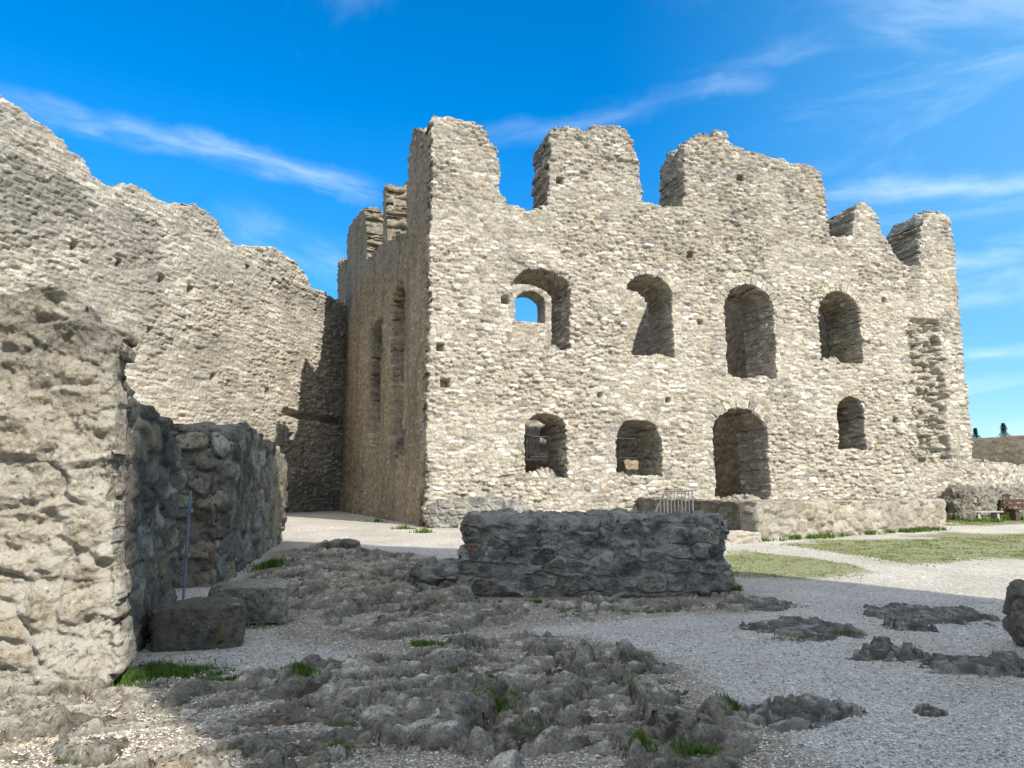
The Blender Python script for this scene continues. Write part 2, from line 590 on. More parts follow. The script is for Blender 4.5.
def masonry_wall(name, pl, T, poly, openings, cell, mat, parent, size=(0.36, 0.4, 0.17), amp=0.05, amp2=0.04, big=0.05,
                 seed=1, nT=10, extra=None, dark=None, ragged=0.08, top_rough=0.16, jit=(0.9, 0.9, 0.6), origin=None, face=True, mort=0.16, lean=0.05, rough=0.03):
    poly = np.asarray(poly, float)
    s0, h0 = poly.min(0) - 0.4
    s1, h1 = poly.max(0) + 0.4
    ns, nh = int((s1 - s0) / cell) + 1, int((h1 - h0) / cell) + 1

    def sdf(P):
        P3 = np.column_stack([P[:, 0], np.zeros(len(P)), P[:, 1]])
        nz = fbm(P3, 2.2, 3, seed + 50)
        _, r1, _, _ = worley(P3 + 0.13, (size[0], 9, size[2] * 1.1), seed + 51, (0.9, 0, 0.5))
        j = ragged * (nz * 0.8 + (r1 - 0.5) * 1.2)
        d = poly_sdf(P, poly) + j
        for a in openings:
            d = np.maximum(d, -(arch_sdf(P, a) + j * 0.55))
        return d

    cs = s0 + (np.arange(ns) + 0.5) * cell
    ch = h0 + (np.arange(nh) + 0.5) * cell
    CS, CH = np.meshgrid(cs, ch, indexing='ij')
    mask = (sdf(np.column_stack([CS.ravel(), CH.ravel()])) < 0).reshape(ns, nh)
    mp = np.zeros((ns + 2, nh + 2), bool); mp[1:-1, 1:-1] = mask
    # corners (ns+1, nh+1)
    touch = mp[:-1, :-1].astype(int) + mp[1:, :-1] + mp[:-1, 1:] + mp[1:, 1:]
    used = touch > 0
    bnd = used & (touch < 4)
    vid = np.full((ns + 1, nh + 1), -1, np.int64)
    vid[used] = np.arange(used.sum())
    gi, gj = np.nonzero(used)
    UV = np.column_stack([s0 + gi * cell, h0 + gj * cell])
    isb = bnd[gi, gj]
    B = np.nonzero(isb)[0]
    PB = UV[B]
    e = cell * 0.5
    for it in range(2):
        d0 = sdf(PB)
        gx = (sdf(PB + [e, 0]) - sdf(PB - [e, 0])) / (2 * e)
        gy = (sdf(PB + [0, e]) - sdf(PB - [0, e])) / (2 * e)
        gn = np.maximum(np.hypot(gx, gy), 0.3)
        G = np.column_stack([gx, gy]) / gn[:, None]
        mv = np.clip(-d0 / gn, -0.5 * cell, 0.5 * cell)
        PB = PB + G * mv[:, None]
    UV[B] = PB
    nv = len(UV)
    # layers through the thickness for boundary vertices
    bpos = np.full(nv, -1); bpos[B] = np.arange(len(B))
    nb = len(B)
    tl = np.linspace(0, T, nT + 1)[1:-1]
    nl = len(tl)
    allUV = [UV]; allT = [np.zeros(nv)]; allN = [np.zeros((nv, 3))]
    allN[0][:, 2] = -1          # (s,h,T) normal
    for t in tl:
        allUV.append(PB); allT.append(np.full(nb, t)); allN.append(np.column_stack([G, np.zeros(nb)]))
    allUV.append(UV); allT.append(np.full(nv, T))
    bn = np.zeros((nv, 3)); bn[:, 2] = 1
    allN.append(bn)
    UV_ = np.vstack(allUV); T_ = np.concatenate(allT); N_ = np.vstack(allN)
    P3 = np.column_stack([UV_[:, 0], T_, UV_[:, 1]])
    warp = np.column_stack([fbm(P3, 1.3, 2, seed + 7), fbm(P3, 1.3, 2, seed + 8), fbm(P3, 1.1, 3, seed + 9)])
    edge, r1, r2, tilt, oz = worley(P3 + warp * np.array([0.12, 0.12, 0.07]), size, seed, jit, True)
    prof = sst(edge, 0.0, 0.16)
    calm = 0.35 + 0.65 * sst(fbm(P3, 0.55, 4, seed + 60, 0.6), -0.3, 0.3)
    disp = calm * (amp * (prof - 0.75) + amp2 * (r2 - 0.5) * 2 * prof + tilt * amp * 2.2 + lean * oz * prof)
    _, _, r3, _ = worley(P3 + 0.1 * warp, np.array(size) * np.array([2.3, 2.0, 2.1]), seed + 61, (0.95, 0.9, 0.8))
    disp = disp + 0.035 * (r3 - 0.5) * calm
    disp = disp + big * fbm(P3, 0.6, 4, seed + 20) + rough * fbm(P3, 8.0, 4, seed + 21, 0.6)
    nmid = nv + nl * nb
    if nl:
        k = np.repeat(np.arange(nl), nb)
        fade = np.minimum(1, np.minimum(k + 1, nl - k) / 2.0)
        up = np.tile(np.maximum(G[:, 1], 0), nl)
        extra_top = top_rough * fbm(P3[nv:nmid], 1.6, 4, seed + 30) * up
        disp[nv:nmid] = fade * (disp[nv:nmid] + extra_top)
    disp[nmid:] *= 0.8
    fr = slice(0, nv)
    dk = np.zeros(len(P3))
    if extra is not None:
        ex = extra(UV, disp[fr], P3[fr])
        if isinstance(ex, tuple):
            r1 = r1.copy(); edge = edge.copy()
            disp[fr] = ex[0]; r1[fr] = 0.8 * ex[1] + 0.2 * r1[fr]; edge[fr] = 0.02 + (mort - 0.02) * (1 - ex[2])
        else:
            disp[fr] = ex
    if dark is not None:
        dk = dark(P3)
    P3 = P3.copy()
    off = N_ * disp[:, None]
    S = UV_[:, 0] + off[:, 0]; H = UV_[:, 1] + off[:, 1]; TT = T_ + off[:, 2]
    if nl:
        TT[nv:nmid] += np.tile(-disp[B], nl) * (1 - np.repeat(tl, nb) / T)
    W = np.column_stack([pl.O[0] + pl.d[0] * S + pl.b[0] * TT, pl.O[1] + pl.d[1] * S + pl.b[1] * TT, H])
    # faces
    mi, mj = np.nonzero(mask)
    a, b, c, d = vid[mi, mj], vid[mi + 1, mj], vid[mi + 1, mj + 1], vid[mi, mj + 1]
    front = np.column_stack([a, b, c, d])
    back = np.column_stack([d, c, b, a]) + nmid
    E = []
    below = ~mp[mi + 1, mj]; E.append(np.column_stack([a, b])[below])
    right = ~mp[mi + 2, mj + 1]; E.append(np.column_stack([b, c])[right])
    top = ~mp[mi + 1, mj + 2]; E.append(np.column_stack([c, d])[top])
    left = ~mp[mi, mj + 1]; E.append(np.column_stack([d, a])[left])
    E = np.vstack(E)

    def layer(v, k):
        if k == 0: return v
        if k == nl + 1: return v + nmid
        return nv + (k - 1) * nb + bpos[v]
    sides = []
    for k in range(nl + 1):
        sides.append(np.column_stack([layer(E[:, 1], k), layer(E[:, 0], k), layer(E[:, 0], k + 1), layer(E[:, 1], k + 1)]))
    F = np.vstack([front, back] + sides)
    at = {'stone': r1, 'edge': (1 - sst(edge, 0.02, mort)) * calm, 'dark': dk}
    return link_mesh(name, W, F, mat, parent, at, smooth=True, origin=origin)


def cube_grid(n):
    """welded cube surface with n cells per edge, coordinates -1..1"""
    t = np.linspace(-1, 1, n + 1)
    A, B_ = np.meshgrid(t, t, indexing='ij')
    A, B_ = A.ravel(), B_.ravel()
    one = np.ones_like(A)
    fs = [(A, B_, one), (B_, A, -one), (one, A, B_), (-one, B_, A), (B_, one, A), (A, -one, B_)]
    V = np.vstack([np.column_stack(f) for f in fs])
    i, j = np.meshgrid(np.arange(n), np.arange(n), indexing='ij')
    i, j = i.ravel(), j.ravel()
    q = np.column_stack([i * (n + 1) + j, (i + 1) * (n + 1) + j, (i + 1) * (n + 1) + j + 1, i * (n + 1) + j + 1])
    F = np.vstack([q + k * (n + 1) ** 2 for k in range(6)])
    key = np.round(V * 1e5).astype(np.int64)
    _, idx, inv = np.unique(key, axis=0, return_index=True, return_inverse=True)
    return V[idx], inv.reshape(-1)[F]


def rough_body(name, loc, half, mat, n=48, power=5.0, size=(0.45, 0.4, 0.3), amp=0.05, amp2=0.03, big=0.06, bscale=1.2, seed=1,
               rz=0.0, parent=None, shear=None, strata=0.0, jit=(0.9, 0.9, 0.6), crag=0.03, warpk=0.08):
    C, F = cube_grid(n)
    nrm = (np.abs(C) ** power).sum(1) ** (1 / power)
    P = C / nrm[:, None] * np.array(half)
    N = np.sign(C) * np.abs(C / nrm[:, None]) ** (power - 1) / np.array(half)
    N /= np.linalg.norm(N, axis=1)[:, None]
    edge, r1, r2, tilt, oz = worley(P + warpk * np.column_stack([fbm(P, 1.5, 2, seed + 1), fbm(P, 1.5, 2, seed + 2), fbm(P, 1.5, 2, seed + 3)]), size, seed, jit, True)
    d = amp * (sst(edge, 0, 0.13) - 0.75) + amp2 * (r2 - 0.5) * 2 * sst(edge, 0, 0.1) + tilt * amp * 1.5 + big * fbm(P, bscale, 5, seed + 5, 0.58)
    d = d + crag * fbm(P, 7.0, 5, seed + 6, 0.62) - 1.2 * crag * np.maximum(0, fbm(P, 3.0, 4, seed + 8, ridged=True)) ** 2
    if strata:
        d = d + strata * (np.abs(((P[:, 2] + 0.1 * fbm(P, 1.2, 2, seed + 11)) / 0.09) % 1 - 0.5) - 0.25)
    P = P + N * d[:, None]
    if shear: P = shear(P)
    c, s = math.cos(rz), math.sin(rz)
    Q = np.column_stack([P[:, 0] * c - P[:, 1] * s, P[:, 0] * s + P[:, 1] * c, P[:, 2]])
    Q[:, 2] += half[2]
    W = Q + np.array(loc)
    return link_mesh(name, W, F, mat, parent, {'stone': r1, 'edge': 1 - sst(edge, 0.02, 0.28), 'dark': np.zeros(len(W))},
                     smooth=True, origin=None if parent is not None else loc)


# ---------------------------------------------------------------- the ground
def axis(bounds):
    out = [bounds[0][0]]
    for a, b, s0, s1 in bounds:
        x = a
        while x < b - 1e-6:
            f = (x - a) / (b - a)
            x = min(b, x + s0 + (s1 - s0) * f)
            out.append(x)
    return np.array(out)


gx = axis([(-900, -60, 140, 20), (-60, -14, 6, 0.6), (-14, -5.5, 0.3, 0.05), (-5.5, 6.5, 0.021, 0.021), (6.5, 16, 0.05, 0.3), (16, 60, 0.5, 6), (60, 900, 20, 140)])
gy = axis([(-300, -20, 60, 6), (-20, 3.4, 3, 0.1), (3.4, 8, 0.016, 0.032), (8, 20, 0.032, 0.11), (20, 40, 0.12, 0.6), (40, 100, 1, 8), (100, 1500, 12, 180)])
GX, GY = np.meshgrid(gx, gy, indexing='ij')
X, Y = GX.ravel(), GY.ravel()


def world_poly(pts):
    return np.array([gpt(*p)[:2] for p in pts])


rock_polys = [
    [(-300, 900), (-260, 670), (60, 672), (150, 684), (235, 694), (300, 672), (370, 664), (420, 648), (500, 640), (565, 644), (625, 660), (665, 700), (720, 735), (790, 790), (700, 900)],
    [(262, 580), (290, 552), (330, 546), (420, 560), (440, 580), (500, 600), (700, 602), (745, 598), (735, 606), (600, 614), (500, 622), (470, 640), (400, 648), (330, 640), (290, 610)],
]
wp = np.column_stack([X, Y])
near = (Y > 2) & (Y < 24) & (np.abs(X) < 16)
nzw = np.zeros(len(X)); P0 = np.column_stack([X, Y, np.zeros(len(X))])
rock = np.zeros(len(X))
ni = np.nonzero(near)[0]
off = np.full(len(ni), -1.0)
for rp in rock_polys:
    sd = poly_sdf(wp[ni], world_poly(rp)) + 0.30 * fbm(P0[ni], 0.8, 4, 11)
    off = np.maximum(off, np.where(sd < 0, np.minimum(0.06, -sd * 0.15), -sd * 0.28))
bump_n = np.zeros(len(X))
PN = P0[ni]
lum = fbm(PN, 0.75, 3, 31)
rd = fbm(PN * np.array([1.0, 1.7, 1]), 1.5, 6, 41, 0.55, ridged=True)
rot = np.column_stack([PN[:, 0] * 0.8 + PN[:, 1] * 0.6, -PN[:, 0] * 0.6 + PN[:, 1] * 0.8, PN[:, 2]])
we, wr1, wr2, wt = worley(rot + 0.25 * np.column_stack([fbm(rot, 1.1, 3, 61), fbm(rot, 1.1, 3, 62), 0 * lum]), (0.75, 0.42, 9), 77, (0.95, 0.95, 0))
crg = np.abs(fbm(rot * np.array([1, 1.7, 1]), 1.4, 6, 47, 0.55))
we2, wq1, wq2, wt2 = worley(rot + 0.12 * np.column_stack([fbm(rot, 2.3, 3, 63), fbm(rot, 2.3, 3, 64), 0 * lum]), (0.34, 0.2, 9), 78, (0.95, 0.95, 0))
we3, wz1, wz2, wt3 = worley(rot + 0.05 * np.column_stack([fbm(rot, 5, 2, 65), fbm(rot, 5, 2, 66), 0 * lum]), (0.15, 0.085, 9), 79, (0.95, 0.95, 0))
hum = 0.10 * (sst(lum, -0.4, 0.45) - 0.5) + 0.115 * (wr2 - 0.4) + 0.125 * wt + 0.045 * (wq2 - .5) + 0.075 * wt2 + 0.018 * (wz2 - .5) + 0.035 * wt3
hum = hum + 0.08 * (crg - 0.2) + 0.03 * np.maximum(rd, -0.3)
hum = hum - 0.07 * (1 - sst(we, 0, 0.07)) - 0.03 * (1 - sst(we2, 0, 0.08))
st_ = 0.06
q_ = hum / st_ + 0.6 * fbm(PN, 1.3, 3, 48)
ter = (np.floor(q_) + sst(q_ - np.floor(q_), 0.66, 0.9)) * st_
hum = 0.6 * hum + 0.4 * ter + 0.018 * fbm(PN, 4, 5, 43, 0.55)
crk = np.maximum(1 - sst(we, 0, 0.09), 0.7 * (1 - sst(we2, 0, 0.10)))
bump_n[ni] = hum
fineg = np.zeros(len(X)); fineg[ni] = 0.012 * fbm(PN, 3.0, 3, 91) + 0.025 * fbm(PN, 0.4, 2, 92)
hum = hum + 0.016 * fbm(PN, 11.0, 4, 49, 0.6)
hr = hum + off + 0.010
grav = fineg[ni] * 0.6
rock[ni] = sst(hr - grav, -0.012, 0.014)
k_ = 0.012
Z = ground_base(X, Y) + fineg * 0.6 * sst(Y, 2.0, 4.0)
Z[ni] = ground_base(X[ni], Y[ni]) + np.where(hr > grav, hr, grav)
crev = np.zeros(len(X)); crev[ni] = crk
dirtm = np.zeros(len(X)); dirtm[ni] = sst(off, -0.22, 0.0)
# the shelf of bright bedrock at the foot of the pier, lower left
hb = gpt(30, 740)[:2]
Z += 0.10 * np.exp(-(((X + 3.0) / 1.7) ** 2 + ((Y - 4.7) / 0.75) ** 2)) * near
# rock bank falling from the low wall to the path
Z += 0.06 * np.exp(-(((X + 3.6) / 1.4) ** 2 + ((Y - 13.0) / 3.0) ** 2)) * near
Z = np.where(np.hypot(X, Y) > 150, Z - 0.02 * (np.hypot(X, Y) - 150), Z)
# grass and moss masks
gr = np.zeros(len(X))
for poly, soft in (([(725, 575), (735, 548), (800, 541), (905, 538), (945, 533), (1100, 533), (1100, 556), (960, 560), (900, 572), (820, 580)], 0.8),
                   ([(945, 526), (950, 516), (1100, 511), (1100, 524)], 0.6)):
    sd = poly_sdf(wp, world_poly(poly))
    gr = np.maximum(gr, 1 - sst(sd + 0.9 * fbm(P0, 0.7, 4, 13), -soft, soft))
path = poly_sdf(wp, world_poly([(735, 545), (760, 542), (850, 556), (940, 570), (900, 574), (820, 558), (735, 549)]))
gr *= sst(path + 0.25 * fbm(P0, 1.5, 3, 15), -0.1, 0.4)
gr = np.where(Y > 45, 1.0, gr)
moss = np.zeros(len(X))
slab = np.full(len(X), 0.5); slab[ni] = 0.5 * wr1 + 0.3 * wq1 + 0.2 * wz1
moss[ni] = sst(fbm(PN, 1.1, 5, 23, 0.6), 0.05, 0.4) * np.exp(-((hr - grav) / 0.035) ** 2) * sst(off, -0.15, 0.0) * 0.9
for px, py, r in ((110, 680, .35), (150, 670, .5), (200, 672, .55), (275, 568, .7), (260, 625, .5), (300, 690, .25), (480, 700, .22), (420, 700, .25), (630, 690, .2), (735, 715, .2), (690, 760, .3)):
    c = gpt(px, py)
    moss = np.maximum(moss, 0.75 * np.exp(-(((X - c[0]) ** 2 + (Y - c[1]) ** 2) / r ** 2)) * near)
nx, ny = len(gx), len(gy)
ii, jj = np.meshgrid(np.arange(nx - 1), np.arange(ny - 1), indexing='ij')
ii, jj = ii.ravel(), jj.ravel()
GF = np.column_stack([ii * ny + jj, (ii + 1) * ny + jj, (ii + 1) * ny + jj + 1, ii * ny + jj + 1])

mg = bpy.data.materials.new('gravel and bedrock')
mg.use_nodes = True
g = NT(mg.node_tree)
oc = g.n('ShaderNodeTexCoord').outputs['Object']
ar, ag, am = g.attr('rock'), g.attr('grass'), g.attr('moss')
pb1 = g.n('ShaderNodeTexVoronoi'); g.link(oc, pb1.inputs['Vector']); pb1.inputs['Scale'].default_value = 36
pb2 = g.n('ShaderNodeTexVoronoi'); g.link(oc, pb2.inputs['Vector']); pb2.inputs['Scale'].default_value = 85
sep = g.n('ShaderNodeSeparateColor'); g.link(pb1.outputs['Color'], sep.inputs[0])
sep2 = g.n('ShaderNodeSeparateColor'); g.link(pb2.outputs['Color'], sep2.inputs[0])
pick = g.smooth(sep.outputs[1], 0.45, 0.55)
gc1 = g.ramp(sep.outputs[0], [(0, (0.26, 0.245, 0.22)), (0.3, (0.60, 0.585, 0.55)), (0.55, (0.40, 0.385, 0.36)), (0.8, (0.74, 0.73, 0.70)), (0.93, (0.55, 0.53, 0.50)), (1, (0.16, 0.13, 0.11))])
gc2 = g.ramp(sep2.outputs[0], [(0, (0.24, 0.225, 0.205)), (0.5, (0.52, 0.505, 0.475)), (1, (0.74, 0.725, 0.69))])
gcol = g.mix(pick, gc1, gc2)
dirt = g.noise(oc, 0.55, 6, 0.65)
gcol = g.mix(1.0, gcol, g.ramp(dirt, [(0.3, (0.92, 0.86, 0.77)), (0.65, (1.27, 1.22, 1.14))]), 'MULTIPLY')
dm = g.smooth(g.math('ADD', g.attr('dirt'), g.math('MULTIPLY', g.math('SUBTRACT', g.noise(oc, 3.5, 6, 0.7), 0.5), 0.9)), 0.2, 0.8)
gcol = g.mix(g.math('MULTIPLY', dm, 0.8), gcol, g.mix(1.0, gcol, (0.62, 0.55, 0.45), 'MULTIPLY'))
gh = g.math('SUBTRACT', 1.0, g.math('MINIMUM', g.math('MULTIPLY', pb1.outputs['Distance'], 1.3), g.math('MULTIPLY', pb2.outputs['Distance'], 1.0)))
# bedrock
r1n = g.noise(oc, 9, 6, 0.66, 0.1)
r2n = g.noise(oc, 1.5, 6, 0.65)
r3n = g.noise(oc, 45, 4, 0.7)
rc = g.ramp(r1n, [(0.33, (0.10, 0.092, 0.077)), (0.42, (0.26, 0.245, 0.213)), (0.54, (0.39, 0.372, 0.33)), (0.66, (0.58, 0.56, 0.51))])
rc = g.mix(1.0, rc, g.ramp(r2n, [(0.3, (0.68, 0.66, 0.62)), (0.7, (1.15, 1.12, 1.06))]), 'MULTIPLY')
rc = g.mix(1.0, rc, g.ramp(r3n, [(0.36, (0.6, 0.6, 0.6)), (0.64, (1.3, 1.3, 1.3))]), 'MULTIPLY')
rc = g.mix(1.0, rc, g.ramp(g.attr('slab'), [(0.15, (0.74, 0.73, 0.71)), (0.85, (1.45, 1.42, 1.36))]), 'MULTIPLY')
rl = g.smooth(g.noise(oc, 7, 5, 0.7), 0.63, 0.7)
rc = g.mix(g.math('MULTIPLY', rl, 0.6), rc, (0.50, 0.49, 0.46))
rwv = g.n('ShaderNodeTexNoise'); g.link(oc, rwv.inputs['Vector']); rwv.inputs['Scale'].default_value = 30
rwa = g.n('ShaderNodeVectorMath', operation='MULTIPLY_ADD'); g.link(rwv.outputs['Color'], rwa.inputs[0]); rwa.inputs[1].default_value = (0.07,) * 3; g.link(oc, rwa.inputs[2])
rv = g.n('ShaderNodeTexVoronoi'); g.link(rwa.outputs[0], rv.inputs['Vector']); rv.inputs['Scale'].default_value = 26
rvs = g.n('ShaderNodeSeparateColor'); g.link(rv.outputs['Color'], rvs.inputs[0])
rdot = g.math('SUBTRACT', 1.0, g.smooth(rv.outputs['Distance'], 0.15, 0.40))
rc = g.mix(g.math('MULTIPLY', rdot, g.math('MULTIPLY', g.smooth(rvs.outputs[0], 0.70, 0.85), 0.8)), rc, (0.46, 0.45, 0.42))
rc = g.mix(g.math('MULTIPLY', rdot, g.math('MULTIPLY', g.smooth(rvs.outputs[1], 0.70, 0.85), 0.85)), rc, (0.04, 0.037, 0.03))
rc = g.mix(g.math('MULTIPLY', g.attr('crev'), g.smooth(r1n, 0.3, 0.6)), rc, (0.05, 0.043, 0.03))
rb = g.smooth(g.noise(oc, 3.0, 6, 0.7), 0.53, 0.66)
rc = g.mix(g.math('MULTIPLY', rb, 0.45), rc, (0.20, 0.145, 0.085))
rmask = g.smooth(g.math('ADD', ar, g.math('MULTIPLY', g.math('SUBTRACT', g.noise(oc, 6, 5, 0.7), 0.5), 0.9)), 0.35, 0.6)
col = g.mix(rmask, gcol, rc)
gn = g.noise(oc, 14, 6, 0.75)
gcol2 = g.ramp(gn, [(0.35, (0.07, 0.12, 0.022)), (0.48, (0.17, 0.20, 0.055)), (0.62, (0.38, 0.34, 0.19))])
gm = g.smooth(g.math('ADD', ag, g.math('MULTIPLY', g.math('SUBTRACT', g.noise(oc, 2.2, 7, 0.75), 0.5), 1.5)), 0.3, 0.85)
col = g.mix(g.math('MULTIPLY', gm, 0.8), col, gcol2)
mm = g.smooth(g.math('ADD', am, g.math('MULTIPLY', g.math('SUBTRACT', g.noise(oc, 9, 6, 0.75), 0.5), 1.1)), 0.4, 0.75)
col = g.mix(g.math('MULTIPLY', mm, 0.85), col, g.mix(r3n, (0.018, 0.035, 0.006), (0.07, 0.10, 0.025)))
hmix = g.n('ShaderNodeMix', data_type='FLOAT')
g.link(rmask, hmix.inputs[0]); g.link(gh, hmix.inputs[2])
g.link(g.math('ADD', g.math('MULTIPLY', r1n, 1.6), g.math('MULTIPLY', r3n, 0.6)), hmix.inputs[3])
principled(g, col, 0.95, hmix.outputs[0], 1.0, 0.025)

ground = link_mesh('ground', np.column_stack([X, Y, Z]), GF, mg, None, {'rock': rock, 'grass': gr, 'moss': moss, 'slab': slab, 'crev': crev, 'dirt': dirtm}, smooth=True)
tag(ground, kind='structure')
_gz = Z.reshape(nx, ny)


def gz(x, y):
    """terrain height by bilinear lookup"""
    x = np.atleast_1d(x).astype(float); y = np.atleast_1d(y).astype(float)
    i = np.clip(np.searchsorted(gx, x) - 1, 0, nx - 2); j = np.clip(np.searchsorted(gy, y) - 1, 0, ny - 2)
    fx = (x - gx[i]) / (gx[i + 1] - gx[i]); fy = (y - gy[j]) / (gy[j + 1] - gy[j])
    return (_gz[i, j] * (1 - fx) * (1 - fy) + _gz[i + 1, j] * fx * (1 - fy) + _gz[i, j + 1] * (1 - fx) * fy + _gz[i + 1, j + 1] * fx * fy)


# ---------------------------------------------------------------- the palace ruin
C0 = np.array([-2.83, 24.0])
FA = math.atan2(0.276, 0.961)
facade = Plane(C0, (0.961, 0.276))
palace = empty('palace_ruin', (C0[0], C0[1], 0.45), 'tall roofless limestone palace ruin with arched openings and broken crenellated top', 'ruin')


def fpx(pts, pl=facade, T=0.0):
    return np.array([pl.at(x, y, T) for x, y in pts])


def opening(xl, xr, yt, ys, yb, pl=facade, T=0.0):
    c = (xl + xr) / 2
    a = pl.at(xl, (ys + yb) / 2, T)[0]; b = pl.at(xr, (ys + yb) / 2, T)[0]
    return (a, b, pl.at(c, yb, T)[1], pl.at(c, ys, T)[1], pl.at(c, yt, T)[1])


top_px = [(424, 119), (432, 115), (441, 117), (456, 121), (468, 121), (484, 126), (489, 140), (497, 151), (499, 166), (498, 190), (506, 201), (514, 207),
          (530, 209), (540, 208), (549, 204), (549, 130), (565, 126), (579, 130), (584, 133), (593, 124), (606, 126), (625, 127), (631, 136), (639, 165), (643, 200),
          (650, 203), (665, 206), (684, 207), (684, 150), (690, 140), (700, 133), (713, 135), (716, 131), (726, 132), (729, 143), (750, 152), (770, 158), (814, 167), (820, 171),
          (825, 190), (829, 234), (840, 237), (853, 237), (853, 214), (858, 202), (865, 203), (875, 214), (880, 229), (890, 246), (900, 262), (910, 266), (920, 267),
          (921, 226), (927, 215), (938, 212), (949, 218), (952, 235), (957, 270), (962, 330), (967, 390), (971, 430)]
tp = fpx(top_px)
sR = facade.at(974, 470)[0]
outline = np.vstack([[(0.0, -0.2), (0.0, tp[0, 1])], tp[1:], [(sR, 2.5), (sR + 0.1, -0.2)]])
win_px = [(512, 570, 268, 288, 349), (626, 673, 275, 297, 356), (726, 775, 285, 309, 378), (820, 862, 292, 315, 363),
          (525, 567, 413, 432, 477), (617, 662, 419, 438, 477), (714, 769, 408, 434, 500), (838, 866, 396, 413, 450)]
ops = [opening(*a) for a in win_px]
holes_f = [(facade.at(x, y), r) for x, y, r in ((528, 327, .16), (536, 337, .13), (440, 347, .12), (445, 383, .15), (700, 322, .1), (668, 400, .09), (884, 300, .1), (505, 300, .12), (896, 420, .1), (600, 395, .09), (690, 255, .12), (740, 178, .13), (560, 180, .12))]
scar_l, scar_r = facade.at(914, 390)[0], facade.at(944, 390)[0]
scar_t, scar_b = facade.at(930, 318)[1], facade.at(930, 470)[1]


def front_extra(UV, d, P3):
    s, h = UV[:, 0], UV[:, 1]
    for (c, r) in holes_f:
        q = np.maximum(np.abs(s - c[0]), np.abs(h - c[1]))
        d = d - 0.35 * (1 - sst(q, r * 0.7, r * 1.2))
    # torn vertical scar where a cross wall was bonded in, right end
    jag = 0.35 * fbm(P3, 1.8, 3, 404)
    m = sst(s + jag, scar_l - 0.1, scar_l + 0.1) * (1 - sst(s + jag, scar_r - 0.15, scar_r + 0.15)) * sst(h, scar_b, scar_b + .3) * (1 - sst(h, scar_t - .2, scar_t))
    e2, q1, q2, _ = worley(P3, (0.5, 0.5, 0.3), 405)
    d = d - m * (0.28 + 0.35 * (q2 - 0.5) - 0.2 * sst(e2, 0, 0.4))
    # rough foot near the left corner
    foot = (1 - sst(h, 0.8, 2.0)) * (1 - sst(s, 2.2, 4.2))
    d = d + foot * (0.12 + 0.18 * fbm(P3, 1.6, 4, 406))
    # top courses more broken
    return d + 0.05 * fbm(P3, 1.8, 3, 407) * sst(h, 9, 12)


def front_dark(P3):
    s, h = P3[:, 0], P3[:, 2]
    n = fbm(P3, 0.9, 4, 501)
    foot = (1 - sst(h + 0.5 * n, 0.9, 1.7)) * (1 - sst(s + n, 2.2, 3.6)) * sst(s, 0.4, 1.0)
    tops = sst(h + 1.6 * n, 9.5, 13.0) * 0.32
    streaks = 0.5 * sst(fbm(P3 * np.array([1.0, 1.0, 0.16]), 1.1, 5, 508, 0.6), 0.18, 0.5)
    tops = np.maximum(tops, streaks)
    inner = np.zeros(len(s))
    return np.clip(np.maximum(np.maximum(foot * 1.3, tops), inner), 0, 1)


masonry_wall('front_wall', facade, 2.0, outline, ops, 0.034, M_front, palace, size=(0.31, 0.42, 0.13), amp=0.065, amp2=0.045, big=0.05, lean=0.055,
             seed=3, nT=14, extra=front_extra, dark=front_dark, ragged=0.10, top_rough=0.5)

# arch stones over the openings
rng = np.random.default_rng(5)


def voussoirs(op, n, parent):
    sl, sr, hb, hs, ht = op
    c, wd, r = (sl + sr) / 2, (sr - sl) / 2, ht - hs
    mb = MB()
    for k in range(n):
        t0 = math.pi * (k + 0.03 * rng.random()) / n; t1 = math.pi * (k + 1 - 0.06 * rng.random()) / n
        ln = 0.26 + 0.2 * rng.random()
        out = 0.005 + 0.035 * rng.random()
        q = []
        for t, e in ((t0, 0.02), (t1, 0.02), (t1, ln), (t0, ln)):
            q.append((c + (wd + e) * math.cos(t), hs + (r + e) * math.sin(t)))
        b = len(mb.v)
        for T in (-out, 0.30):
            sh = 0.02 if T < 0 else 0
            cx = sum(p[0] for p in q) / 4; cy = sum(p[1] for p in q) / 4
            for (s, h) in q:
                mb.v.append(tuple(facade.pt(s + (cx - s) * sh * 4, h + (cy - h) * sh * 4, T + 0.012 * rng.standard_normal())))
        for f in ((0, 3, 2, 1), (4, 5, 6, 7), (0, 1, 5, 4), (1, 2, 6, 5), (2, 3, 7, 6), (3, 0, 4, 7)):
            mb.f.append(tuple(b + i for i in f))
    o = mb.build('arch_stones', M_front, parent)
    me = o.data
    a = me.attributes.new('stone', 'FLOAT', 'POINT')
    a.data.foreach_set('value', np.repeat(rng.random(n), 8).astype(f32))


for i, nst in ((1, 13), (2, 15), (3, 13), (6, 15)):
    voussoirs(ops[i], nst, palace)

# side wall, running back from the corner
SDIR = np.array([-0.353, 0.935]); SDIR /= np.linalg.norm(SDIR)
SL = 21.5
Sfar = C0 + SDIR * SL
side = Plane(Sfar, -SDIR)
side_px = [(411, 132), (409, 150), (407.5, 178), (406.5, 236), (386.5, 240), (386, 186), (383, 187), (382.5, 245), (366.8, 262), (366, 211), (358, 215), (350, 228), (347, 240), (346.6, 275), (345.4, 275), (345, 262), (338, 265), (337.5, 290)]
so = [(SL - 0.38, tp[0, 1] - 0.3)] + [tuple(side.at(x, y)) for x, y in side_px]
so = [(SL - 0.38, -0.2)] + so + [(so[-1][0], -0.2)]
sops = [opening(391, 404, 285, 300, 377, side), opening(371, 381, 320, 333, 396, side), opening(396, 404, 428, 436, 456, side)]


